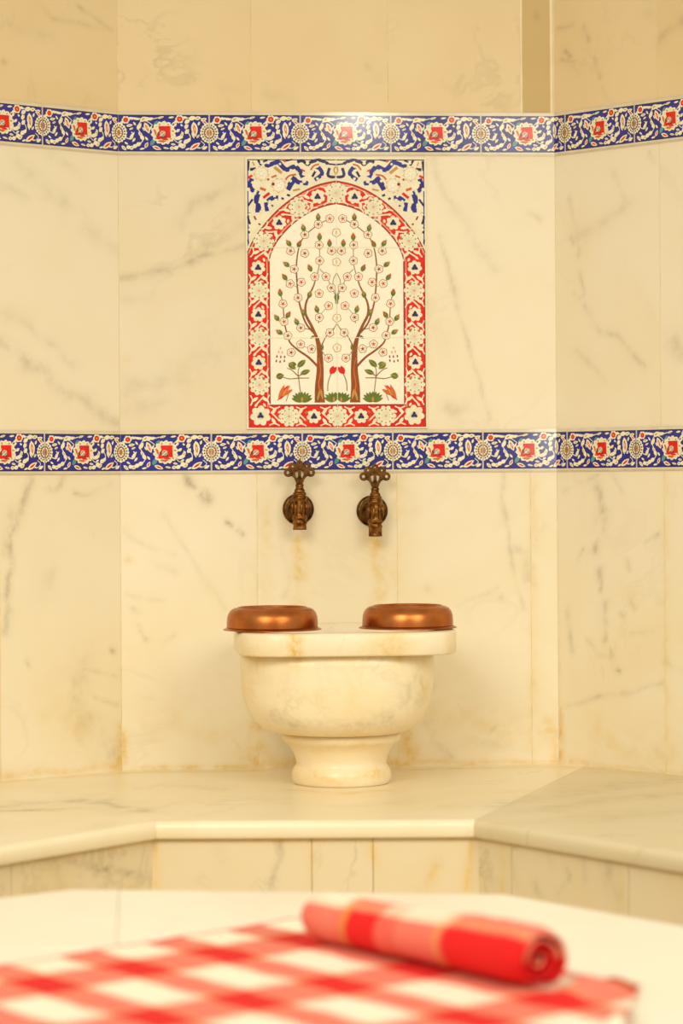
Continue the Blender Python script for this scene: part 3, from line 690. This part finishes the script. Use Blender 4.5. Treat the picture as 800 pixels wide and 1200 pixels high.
def riser(P0, P1, cuts, seeds, strokes, stains, e0=0.0, e1=0.0):
    mb = MB(); d = (P1-P0); L = d.length; d.normalize(); n = Vector((d.y, -d.x, 0))
    if n.y > 0: n = -n
    O = P0-n*0.018-d*e0
    sv = strokes_to(O, d, n, strokes); ss = strokes_to(O, d, n, stains)
    cs = [0]+[c_+e0 for c_ in cuts]+[L+e0+e1]; L = L+e0+e1
    for i in range(len(cs)-1): slab(mb, O, d, n, cs[i], cs[i+1], 0.0, BENCH-.033, 'marble_riser', seeds+i*2.3, sv, ss, 0.0, .0008, .008)
    b = [O-n*.004, O+d*L-n*.004]; k = [O-n*.03, O+d*L-n*.03]
    vs = [tuple(p+Vector((0, 0, z))) for z in (0, BENCH-.034) for p in (b[0], b[1], k[1], k[0])]
    mb.add(vs, [(0, 1, 5, 4), (2, 3, 7, 6), (4, 5, 6, 7)], 'grout')
    return child(mb.build('riser'), bench)
ptx = lambda P0, P1, px, py: (lambda d, n: (hit(px, py, P0, n)-P0).dot(d))((P1-P0).normalized(), Vector(((P1-P0).y, -(P1-P0).x, 0)).normalized())
riser(FL, FR, [ptx(FL, FR, 365, 1000), ptx(FL, FR, 437, 1000)], 1.0,
      [([(326, 985), (328, 1005), (322, 1022), (319, 1040)], 3, .6), ([(255, 990), (262, 1010)], 5, .15), ([(500, 1035), (508, 1018), (515, 1005)], 4, .25)],
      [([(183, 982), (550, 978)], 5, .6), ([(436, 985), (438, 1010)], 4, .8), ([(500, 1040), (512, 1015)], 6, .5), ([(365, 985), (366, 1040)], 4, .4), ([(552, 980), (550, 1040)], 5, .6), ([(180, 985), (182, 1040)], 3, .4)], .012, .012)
riser(FLe, FL, [ptx(FLe, FL, 22, 1010)], 4.0,
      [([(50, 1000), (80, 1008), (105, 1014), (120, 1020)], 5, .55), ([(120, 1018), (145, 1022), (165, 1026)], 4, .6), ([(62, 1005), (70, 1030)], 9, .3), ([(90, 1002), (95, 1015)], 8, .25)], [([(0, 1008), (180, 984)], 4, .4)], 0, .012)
riser(FR, FRe, [ptx(FR, FRe, 590, 1000), ptx(FR, FRe, 727, 1020)], 7.0,
      [([(655, 1045), (668, 1028), (662, 1018)], 4, .5), ([(715, 1005), (712, 1030), (722, 1050)], 11, .45), ([(684, 1005), (688, 1030)], 6, .25), ([(640, 1000), (646, 1015)], 5, .25), ([(600, 1000), (606, 1040)], 4, .2), ([(625, 1035), (632, 1050)], 5, .3)],
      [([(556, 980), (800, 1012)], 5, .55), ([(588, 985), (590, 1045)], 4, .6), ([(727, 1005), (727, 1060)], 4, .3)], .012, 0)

# ------------------------------------------------------------------ marble basin
basin = empty('marble_basin', (-0.02, -0.31, BENCH)); tag(basin, 'round cream marble washbasin on a pedestal carrying two upturned copper bowls', 'washbasin')
def sup(cx, cy, rx, ry, n, z, k=72, rot=0.0):
    out = []
    for i in range(k):
        a_ = 2*PI*i/k+rot; c, s = math.cos(a_), math.sin(a_)
        out.append((cx+rx*math.copysign(abs(c)**(2/n), c), cy+ry*math.copysign(abs(s)**(2/n), s), z))
    return out
def loft(mb, secs, m, **k):
    rows = [sup(*s) for s in secs]; A = np.array([p for r in rows for p in r])
    mb.grid(rows, m, True, True, vein=field(A[:, 0], A[:, 2], KV, .02)*(A[:, 1] < .1), stain=field(A[:, 0], A[:, 2], KS, .008)*(A[:, 1] < .1), **k)
bz = BENCH
def basin_marks(L):
    out = []
    for pts, w_, s_ in L:
        q = [hit(px, py, Vector((0, -.5, 0)), Vector((0, 1, 0)))-Vector((-.02, 0, BENCH)) for px, py in pts]
        out.append((np.array([(p.x, p.z) for p in q]), w_*.0018*.5, s_))
    return out
KV = basin_marks([([(320, 845), (360, 852), (430, 854), (470, 845)], 7, .3), ([(480, 800), (470, 825), (450, 845), (430, 852)], 8, .3), ([(492, 790), (494, 815), (480, 838)], 7, .3), ([(340, 790), (335, 815)], 12, .2), ([(300, 785), (310, 800)], 8, .18), ([(278, 748), (280, 765)], 6, .2), ([(395, 780), (380, 795)], 10, .12), ([(488, 752), (505, 765)], 4, .25), ([(420, 752), (440, 748)], 5, .12)])
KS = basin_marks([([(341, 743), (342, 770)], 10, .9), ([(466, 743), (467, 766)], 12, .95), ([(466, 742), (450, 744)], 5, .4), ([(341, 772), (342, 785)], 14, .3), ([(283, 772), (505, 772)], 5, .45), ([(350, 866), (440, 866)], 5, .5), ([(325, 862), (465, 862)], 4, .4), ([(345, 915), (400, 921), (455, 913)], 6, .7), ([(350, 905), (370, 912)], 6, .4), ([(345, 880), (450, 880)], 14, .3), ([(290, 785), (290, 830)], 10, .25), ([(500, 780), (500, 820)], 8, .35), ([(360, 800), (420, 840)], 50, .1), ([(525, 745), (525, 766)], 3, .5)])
def rel(z): return z-bz
RX, RY = .2255, .222
def bsect(L): return [(cx+.02, cy+.31, rx, ry, n, rel(z)) for cx, cy, rx, ry, n, z in L]
rim = MB(); c = (-.0195, -.312)
loft(rim, bsect([(*c, RX-.05, RY-.05, 4.6, .7285), (*c, RX-.003, RY-.003, 5.2, .7275), (*c, RX, RY, 5.2, .731), (*c, RX, RY, 5.2, .769), (*c, RX-.0015, RY-.0015, 5.2, .7725), (*c, RX-.006, RY-.006, 5.0, .774), (*c, RX-.036, RY-.036, 4.4, .774), (*c, RX-.041, RY-.041, 4.2, .771), (*c, RX-.043, RY-.043, 4.2, .765), (*c, RX-.05, RY-.05, 3.8, .728)]), 'marble_basin', seed=2.0)
# drip stains under the bowls
me_v = np.array(rim.v)
o = rim.build('rim', basin)
bowl = MB(); d = (-.0335, -.312)
loft(bowl, bsect([(*d, .186, .19, 3.6, .7285), (*d, .2, .2, 3.0, .7275), (*d, .2, .2, 3.0, .705), (*d, .1995, .2, 3.0, .68), (*d, .1985, .199, 2.9, .655), (*d, .195, .196, 2.8, .63), (*d, .187, .189, 2.7, .606), (-.0325, -.312, .1755, .179, 2.5, .585), (-.031, -.312, .161, .165, 2.3, .5695), (-.029, -.312, .146, .149, 2.2, .5615), (-.027, -.312, .128, .128, 2, .557), (-.026, -.312, .05, .05, 2, .5565)]), 'marble_basin', seed=9.0)
loft(bowl, bsect([(*d, .174, .176, 3.8, .729), (*d, .168, .17, 3.2, .70), (*d, .15, .152, 2.6, .64), (*d, .11, .11, 2.2, .605), (*d, .05, .05, 2, .595), (*d, .001, .001, 2, .594)]), 'marble_basin', seed=9.5)
bowl.build('basin_bowl', basin)
ped = MB(); e = (-.0245, -.312)
loft(ped, bsect([(*e, .05, .05, 2, .5575), (*e, .118, .118, 2, .5572), (*e, .1235, .1235, 2, .554), (*e, .1245, .1245, 2, .546), (*e, .1225, .1225, 2, .5405), (*e, .1165, .1165, 2, .536), (*e, .109, .109, 2, .529), (*e, .102, .102, 2, .518), (*e, .0955, .0955, 2, .503), (*e, .0935, .0935, 2, .492), (*e, .0965, .0965, 2, .487), (*e, .1005, .1005, 2, .482), (*e, .1035, .1035, 2, .473), (*e, .104, .104, 2, .463), (*e, .101, .101, 2, .454), (*e, .098, .098, 2, .4502), (*e, .02, .02, 2, .4502)]), 'marble_basin', seed=4.0)
ped.build('pedestal', basin)

# ------------------------------------------------------------------ upturned copper bowls
def copper_bowl(loc, tilt, label):
    root = empty('copper_bowl', loc); root.rotation_euler = tilt
    tag(root, label, 'bowl', 'upturned copper bowls on the basin')
    b = MB()
    lathe(b, [(.0935, .003), (.094, .010), (.0938, .018), (.0928, .027), (.0902, .0345), (.0856, .0405), (.0795, .0443), (.073, .0457), (.069, .0459)], 'copper', 64)
    lathe(b, [(.069, .0448), (.064, .0432), (.045, .0428), (.02, .0434), (.0005, .0436)], 'copper', 64)
    lathe(b, [(.0923, .003), (.0926, .015), (.0905, .027), (.084, .036), (.07, .042), (.0005, .0418)], 'copper', 64)
    b.build('body', root)
    l = MB(); lathe(l, [(.0923, .0035), (.094, .006), (.096, .0035), (.1, .0022), (.1015, .0014), (.1012, .0003), (.098, .0002), (.0923, .0012), (.0923, .0035)], 'copper', 64); l.build('lip', root)
    f = MB(); lathe(f, [(.0715, .0450), (.0712, .0468), (.070, .0475), (.068, .0475), (.0668, .0465), (.066, .0430)], 'copper', 64); f.build('foot_ring', root)
    return root
copper_bowl((-0.1705, -0.385, .7752), (0.0, 0.0, 0.3), 'upturned copper bowl on the left corner of the marble basin rim')
copper_bowl((0.1095, -0.385, .7762), (0.0, 0.0, 1.4), 'upturned copper bowl on the right corner of the marble basin rim')

# ------------------------------------------------------------------ taps
def curve_plate(name, loops, thick, bevel, m, parent, y):
    cu = bpy.data.curves.new(name, 'CURVE'); cu.dimensions = '2D'; cu.fill_mode = 'BOTH'; cu.extrude = thick/2; cu.bevel_depth = bevel; cu.bevel_resolution = 2
    for L in loops:
        s = cu.splines.new('POLY'); s.points.add(len(L)-1); s.use_cyclic_u = True
        for p, q in zip(s.points, L): p.co = (q[0], q[1], 0, 1)
    t = bpy.data.objects.new(name, cu); C.objects.link(t)
    dg = bpy.context.evaluated_depsgraph_get(); dg.update()
    me = bpy.data.meshes.new_from_object(t.evaluated_get(dg)); bpy.data.objects.remove(t)
    me.transform(Matrix.Translation((0, y, 0)) @ Matrix.Rotation(PI/2, 4, 'X'))
    me.materials.clear(); me.materials.append(M[m])
    for p in me.polygons: p.use_smooth = False
    o = bpy.data.objects.new(name, me); C.objects.link(o); o.parent = parent
    return o

def tap(x, z, drop, handle_h, off, label, rot):
    """z = centre of the wall flange"""
    root = empty('brass_tap', (x, 0, z)); tag(root, label, 'tap', 'old brass taps')
    fl = MB(); lathe(fl, [(.0345, .0), (.0345, .004), (.0325, .0065), (.0265, .0085), (.024, .0078), (.022, .009), (.016, .014), (.013, .017), (.011, .02)], 'bronze', 48, axis='y'); fl.build('wall_flange', root)
    Y = -.055
    bd = MB()
    lathe(bd, [(.011, .015), (.0105, .03), (.0125, .034), (.0125, .038), (.0105, .042), (.0105, .055)], 'brass', 24, axis='y')
    top = handle_h
    lathe(bd, [(.002, top+.001), (.0125, top), (.0145, top-.002), (.0145, top-.005), (.0125, top-.0065), (.0155, top-.009), (.0165, top-.011), (.0165, top-.014), (.0145, top-.016), (.0150, top-.022), (.0158, top-.034), (.0150, top-.045), (.0142, top-.052), (.0160, top-.054), (.0163, top-.058), (.0148, top-.060)], 'brass', 28, off, Y, 0)
    for k in range(8):       # raised leaf flutes around the barrel
        t = 2*PI*k/8+rot; c_, s_ = math.cos(t), math.sin(t)
        tube(bd, [(off+.0150*c_, Y+.0150*s_, top-.020), (off+.0168*c_, Y+.0168*s_, top-.030), (off+.0166*c_, Y+.0166*s_, top-.040), (off+.0150*c_, Y+.0150*s_, top-.050)], [.0012, .0032, .0028, .0012], 'brass', 8)
    bd.build('body', root)
    sp = MB()
    lathe(sp, [(.0148, top-.060), (.0135, top-.0625), (.0158, top-.065), (.016, top-.068), (.0145, top-.070), (.0148, -drop+.004), (.0152, -drop+.001), (.0145, -drop), (.0105, -drop), (.0105, -drop+.01), (.0005, -drop+.012)], 'brass', 28, off, Y, 0)
    sp.build('spout', root)
    # handle: collar, stem and pierced finial
    st = MB(); lathe(st, [(.0115, top-.001), (.0118, top+.003), (.0105, top+.006), (.0085, top+.009), (.0085, top+.013), (.0095, top+.016), (.007, top+.018), (.003, top+.019)], 'brass', 24, off, Y, 0); st.build('collar', root)
    b0 = top+.011
    out = []
    prof = [(.0065, 0), (.0062, .008), (.0085, .015), (.0125, .0215), (.0165, .0245)]
    out += prof
    def arc(cx, cz, r, a0, a1, n=9): return [(cx+r*math.cos(a0+(a1-a0)*i/(n-1)), cz+r*math.sin(a0+(a1-a0)*i/(n-1))) for i in range(n)]
    out += arc(.0245, .0318, .0088, -2.2, 1.9)
    out += arc(.0150, .0445, .0082, -0.5, 2.0)
    out += arc(.0, .0505, .0072, .1, PI/2, 5)
    R = out; Lf = [(-x_, z_) for x_, z_ in out[::-1]][1:]
    shape = [(x_, z_) for x_, z_ in R+Lf]
    holes = [arc(.0252, .0318, .0042, 0, 2*PI*.93, 12), arc(.0150, .0452, .0032, 0, 2*PI*.93, 10), arc(0, .0515, .0022, 0, 2*PI*.93, 10),
             [(.0020, .0340), (.0025, .0240), (.0048, .0175), (.0090, .0240), (.0105, .0320), (.0060, .0350)]]
    holes += [[(-x_, z_) for x_, z_ in h] for h in holes[:2]+holes[3:]]
    h = curve_plate('handle', [shape]+holes, .0045, .0009, 'bronze', root, 0)
    h.location = (off, Y, b0)
    # beads on the lobes
    hb = MB()
    for x_, z_ in ((0, .041), (.0075, .0385), (-.0075, .0385), (0, .0585)):
        P = []
        for i in range(7):
            th = PI*i/6
            P.append([(off+x_+.003*math.sin(th)*math.cos(2*PI*k/10), Y-.0035+.0025*math.sin(th)*math.sin(2*PI*k/10), b0+z_+.003*math.cos(th)) for k in range(10)])
        hb.grid(P, 'brass', True, True)
    child_o = hb.build('bead', root)
    child_o.parent = h; child_o.matrix_parent_inverse = Matrix.Translation(-Vector(h.location))
    return root
tap(-.0925, 1.0195, .0445, .0375, 0.0, 'old brass tap on the wall above the left copper bowl', .2)
tap(.0705, 1.0145, .0555, .0330, .0022, 'old brass tap on the wall above the right copper bowl, with a longer spout', .5)

# ------------------------------------------------------------------ marble platform in the foreground
PZ = BENCH
poly = [(-.552, -1.755), (.103, -1.887), (.56, -2.59), (.50, -3.5), (.0, -4.0), (-.75, -3.95), (-1.3, -3.4), (-1.33, -2.29)]
plat = empty('marble_platform', (-.4, -2.9, 0)); tag(plat, 'low white marble platform in the foreground under the red checked cloth', 'platform')
def prism(name, P, z0, z1, m, parent, bev=.012, seed=0.0):
    bm = bmesh.new(); vs = [bm.verts.new((x, y, z0)) for x, y in P]; f = bm.faces.new(vs)
    r = bmesh.ops.extrude_face_region(bm, geom=[f]); top = [v for v in r['geom'] if isinstance(v, bmesh.types.BMVert)]
    for v in top: v.co.z = z1
    bmesh.ops.recalc_face_normals(bm, faces=bm.faces)
    if bev:
        ed = [e for e in bm.edges if e.verts[0] in top and e.verts[1] in top]
        bmesh.ops.bevel(bm, geom=ed, offset=bev, segments=4, affect='EDGES', profile=.5)
    me = bpy.data.meshes.new(name); bm.to_mesh(me); bm.free(); me.materials.append(M[m])
    at = me.attributes.new('seed', 'FLOAT', 'POINT'); at.data.foreach_set('value', [seed]*len(me.vertices))
    o = bpy.data.objects.new(name, me); C.objects.link(o)
    return child(o, parent)
def clip_poly(P, x, keep_left):
    out = []
    for i in range(len(P)):
        p, q = P[i], P[(i+1) % len(P)]; a_ = (p[0] < x) == keep_left; b_ = (q[0] < x) == keep_left
        if a_: out.append(p)
        if a_ != b_:
            t = (x-p[0])/(q[0]-p[0]); out.append((x, p[1]+t*(q[1]-p[1])))
    return out
prism('top_slab', clip_poly(poly, -.4800, True), PZ-.04, PZ, 'marble_platform', plat, .0025, 1.0)
prism('top_slab', clip_poly(poly, -.4795, False), PZ-.04, PZ, 'marble_platform', plat, .0025, 6.0)
cxp, cyp = -.39, -2.9
prism('riser', [(cxp+(x-cxp)*.965, cyp+(y-cyp)*.965) for x, y in poly], 0, PZ-.04, 'marble_riser', plat, 0, 3.0)

# ------------------------------------------------------------------ checked cloths
def check_mat(name, pu, pv, ou, ov, wu, wv, red=(226, 20, 16), white=(244, 236, 214), ramp=None, hem=0):
    """red-and-white woven check; UV in metres"""
    m, nt, b = new_mat(name); N = nt.nodes; L = nt.links
    uv = N.new('ShaderNodeUVMap'); uv.uv_map = 'UVMap'; sep = N.new('ShaderNodeSeparateXYZ'); L.new(uv.outputs['UV'], sep.inputs[0])
    def mt(op, a_, b_=None, clamp=False):
        n = N.new('ShaderNodeMath'); n.operation = op; n.use_clamp = clamp
        for i, x in enumerate((a_, b_)):
            if x is None: continue
            if isinstance(x, (int, float)): n.inputs[i].default_value = x
            else: L.new(x, n.inputs[i])
        return n.outputs[0]
    def band(src, p, o, w):
        t = mt('FRACT', mt('DIVIDE', mt('ADD', src, -o+100*p), p))
        dist = mt('ABSOLUTE', mt('SUBTRACT', t, .5))           # 0.5 at the red band's middle -> 0 at white middle
        edge = mt('SUBTRACT', dist, .5-w/2)
        s = mt('MULTIPLY', edge, 45.0); s = mt('ADD', s, .5, True)
        g = mt('SUBTRACT', 1.0, mt('MULTIPLY', mt('ABSOLUTE', mt('ADD', edge, .035)), 38.0), True)
        return s, g
    su, gu = band(sep.outputs[0], pu, ou, wu); sv, gv = band(sep.outputs[1], pv, ov, wv)
    if ramp:
        q_ = N.new('ShaderNodeValToRGB'); L.new(mt('DIVIDE', sep.outputs[0], pu, True), q_.inputs['Fac'])
        for k_, (p_, c_) in enumerate(ramp):
            e0_ = q_.color_ramp.elements[k_] if k_ < 2 else q_.color_ramp.elements.new(p_)
            e0_.position = p_; e0_.color = (c_, c_, c_, 1)
        su = q_.outputs['Color']
        gu = mt('MAXIMUM', mt('LESS_THAN', mt('ABSOLUTE', mt('SUBTRACT', mt('DIVIDE', sep.outputs[0], pu), .205)), .016), mt('LESS_THAN', mt('ABSOLUTE', mt('SUBTRACT', mt('DIVIDE', sep.outputs[0], pu), .645)), .014))
    if hem: sv = mt('MAXIMUM', sv, mt('MULTIPLY', mt('LESS_THAN', sep.outputs[1], hem), .9))
    fac = mt('MULTIPLY', mt('ADD', su, sv), .5)
    rp = N.new('ShaderNodeValToRGB'); L.new(fac, rp.inputs['Fac'])
    rp.color_ramp.elements[0].color = lin(white); rp.color_ramp.elements[1].color = lin(red)
    e_ = rp.color_ramp.elements.new(.5); e_.color = lin((232, 124, 104))
    mx = N.new('ShaderNodeMix'); mx.data_type = 'RGBA'; L.new(mt('MULTIPLY', mt('MAXIMUM', gu, gv), .55), mx.inputs[0])
    ins = [i for i in mx.inputs if i.type == 'RGBA']; L.new(rp.outputs['Color'], ins[0]); ins[1].default_value = lin((222, 164, 84))
    L.new([o for o in mx.outputs if o.type == 'RGBA'][0], b.inputs['Base Color'])
    b.inputs['Roughness'].default_value = .9; b.inputs['Sheen Weight'].default_value = 0
    w1 = N.new('ShaderNodeTexWave'); w1.inputs['Scale'].default_value = 300; L.new(uv.outputs['UV'], w1.inputs['Vector'])
    bp = N.new('ShaderNodeBump'); bp.inputs['Strength'].default_value = .3; bp.inputs['Distance'].default_value = .001; L.new(w1.outputs['Fac'], bp.inputs['Height']); L.new(bp.outputs['Normal'], b.inputs['Normal'])
    return m

def uv_grid(name, P, UV, m, parent=None, thick=0.002, wrap=False):
    R, Q = len(P), len(P[0]); me = bpy.data.meshes.new(name)
    fs = [(i*Q+j, i*Q+j+1, (i+1)*Q+j+1, (i+1)*Q+j) for i in range(R-1) for j in range(Q-1)]
    me.from_pydata([p for r in P for p in r], [], fs); uvl = me.uv_layers.new(name='UVMap'); flat = [u for r in UV for u in r]
    for l in me.loops: uvl.data[l.index].uv = flat[l.vertex_index]
    me.polygons.foreach_set('use_smooth', [True]*len(fs)); me.materials.append(m)
    o = bpy.data.objects.new(name, me); C.objects.link(o)
    if thick:
        s = o.modifiers.new('thickness', 'SOLIDIFY'); s.thickness = thick; s.offset = 0
    if parent: child(o, parent)
    return o

U = Vector((-.113, -.095, 0)).normalized(); Vv = Vector((.137, -.235, 0)).normalized()
P0 = Vector((-.197, -2.085, PZ))
# phase: the red squares measured on the photograph sit at these sheet positions
_h = hit(260, 1119, Vector((0, 0, PZ+.005)), Vector((0, 0, 1))); redc = Vector((_h.x, _h.y, 0))-Vector((P0.x, P0.y, 0)); Mx = Matrix(((U.x, Vv.x), (U.y, Vv.y))).inverted(); rc = Mx @ Vector((redc.x, redc.y))
cm_ = check_mat('checked_cloth', .148, .27, rc[0], rc[1], .44, .40, hem=.009)
cloth = empty('checked_cloth', (-.4, -2.55, PZ)); tag(cloth, 'red and white checked cloth spread flat over the marble platform', 'cloth')
rows, uvs = [], []
nU, nV = 150, 170
for j in range(nV+1):
    v = 1.25*j/nV; row, ur = [], []
    lo = 0.0 if v < .70 else min(.30, (v-.70)*1.1)
    for i in range(nU+1):
        t = i/nU; u = lo+(1.0-lo)*t
        p = P0+U*u+Vv*v
        z = .0022+.0016*(1+mnoise.noise((u*9, v*9, 0)))+.001*(1+mnoise.noise((u*25, v*25, 4)))
        cr = math.exp(-(((u-.065)/.045)**2+((v-.685)/.022)**2))            # rucked corner beside the roll
        z += .02*cr
        z += .016*math.exp(-(((u-lo-.01)/.03)**2+((v-.84)/.03)**2))
        wob = .004*math.sin(v*31)+.003*math.sin(v*67)
        p = p+U*wob*(1-t)
        row.append((p.x, p.y, PZ+z)); ur.append((u, v))
    rows.append(row); uvs.append(ur)
uv_grid('cloth_sheet', rows, uvs, cm_, cloth, .0018)
# corner tassel
tt = MB(); M['thread'] = mat('tassel_thread', (196, 96, 50), .9, vary=.3, scale=200)
cn = P0+U*.012+Vv*.64; tip = hit(745, 1160, Vector((0, 0, PZ+.006)), Vector((0, 0, 1)))
for k in range(7):
    o_ = Vector((random.uniform(-.004, .004), random.uniform(-.004, .004), random.uniform(.0, .004)))
    tube(tt, [cn+Vector((0, 0, .006)), cn.lerp(tip, .5)+o_+Vector((0, 0, .008)), tip+o_*1.5], [.0015, .0016, .001], 'thread', 6)
lathe(tt, [(.0005, -.005), (.004, -.003), (.0055, 0), (.004, .003), (.0005, .005)], 'thread', 12, tip.x, tip.y, tip.z+.003)
child(tt.build('tassel'), cloth)
# rolled towel
A0 = Vector((-.205, -2.31, 0)); A1 = Vector((.041, -2.70, 0)); ax = (A1-A0); Lr = ax.length; ax.normalize(); sd = Vector((ax.y, -ax.x, 0))
roll = empty('rolled_towel', (A0+A1)/2+Vector((0, 0, PZ+.004))); tag(roll, 'rolled red and white checked towel lying on the spread cloth', 'towel')
mr = check_mat('rolled_towel_cloth', Lr, .2, 0, -.179, .46, .59, red=(226, 14, 14), ramp=((0, .35), (1, 1), (.03, .08), (.17, .08), (.215, 1), (.36, 1), (.375, .45), (.45, .4), (.465, .1), (.61, .1), (.655, .2), (.68, 1)))
turns, R0, R1 = 3.2, .007, .0385
nt_, nl = 190, 90
rows, uvs = [], []
arc_len = 0; prev = None
for i in range(nt_+1):
    u = i/nt_; th = 2*PI*turns*u-PI*.5-2*PI*(turns % 1)-.55; r = R0+(R1-R0)*u
    row, ur = [], []
    q = (r*math.cos(th), r*math.sin(th))
    if prev: arc_len += math.hypot(q[0]-prev[0], q[1]-prev[1])
    prev = q
    for k in range(nl+1):
        s = k/nl; l = Lr*s
        bump_ = 1+.06*mnoise.noise((s*7, th*.5, 2.0))+.03*mnoise.noise((s*20, th, 5.0))
        end = max(0, (s-.93)/.07); st_ = max(0, (.05-s)/.05)
        rr = r*bump_*(1-.16*end*end-.12*st_*st_)*(1.0+.03*math.sin(s*9+1))*(.97+.17*s)
        x_, z_ = rr*math.cos(th)*1.08, rr*math.sin(th)*.95
        zc = .004+.0385*.9*(.97+.17*s); z_ = max(z_, .0045-zc)
        l2 = l+(.010*(1-u))*(1 if s > .5 else -1)*(abs(s-.5)*2)**6*-1 + .006*mnoise.noise((th*.8, 3, s*4))
        p = A0+ax*l2+sd*x_; row.append((p.x, p.y, PZ+zc+z_)); ur.append((l, arc_len))
    rows.append(row); uvs.append(ur)
# shift the circumference phase so that the red row faces the room
tot = arc_len
uvs = [[(a_, b_-tot) for a_, b_ in r] for r in uvs]
uv_grid('towel_sheet', rows, uvs, mr, roll, .0034)

# ------------------------------------------------------------------ light
sc = bpy.context.scene
w = bpy.data.worlds.new('World'); sc.world = w; w.use_nodes = True
bg = w.node_tree.nodes['Background']; bg.inputs['Color'].default_value = (1.0, .915, .71, 1); bg.inputs['Strength'].default_value = .47
def area(name, loc, target, size, power, col):
    l = bpy.data.lights.new(name, 'AREA'); l.shape = 'DISK'; l.size = size; l.energy = power; l.color = col
    o = bpy.data.objects.new(name, l); C.objects.link(o); o.location = loc
    o.rotation_euler = (Vector(target)-Vector(loc)).to_track_quat('-Z', 'Y').to_euler()
    return o
warm = (1.0, .935, .77)
for x_, pw in ((-1.55, 14.0), (1.6, 10.0)):
    l_ = area('ceiling_lamp', (x_, -4.4, 2.5), (x_*.1, -.9, .25), 1.7, pw, warm); l_.data.spread = math.radians(88)
l_ = area('ceiling_lamp', (.42, -4.4, 2.52), (0, -.9, .25), .24, 1.3, warm); l_.data.spread = math.radians(100)
area('side_lamp', (1.22, -4.3, 1.27), (.1, -.3, .7), .3, 2.0, warm)

# ------------------------------------------------------------------ camera
cd = bpy.data.cameras.new('Camera'); cam = bpy.data.objects.new('Camera', cd); C.objects.link(cam)
cd.sensor_fit = 'VERTICAL'; cd.sensor_height = 36.0; cd.sensor_width = 24.0; cd.lens = F/1200*36
cd.shift_y = (CY-600)/1200
cam.matrix_world = Matrix.Translation(CAM) @ Matrix.Rotation(-YAW, 4, 'Z') @ Matrix.Rotation(PI/2, 4, 'X') @ Matrix.Rotation(ROLL, 4, 'Z')
cd.dof.use_dof = True; cd.dof.focus_distance = 5.85; cd.dof.aperture_fstop = 2.8
cd.clip_start = .05
sc.camera = cam
sc.view_settings.view_transform = 'Standard'; sc.view_settings.look = 'None'; sc.view_settings.gamma = 1.0
sc.view_settings.use_curve_mapping = False; sc.view_settings.exposure = 0.43
sc.cycles.use_denoising = True
sc.cycles.max_bounces = 8
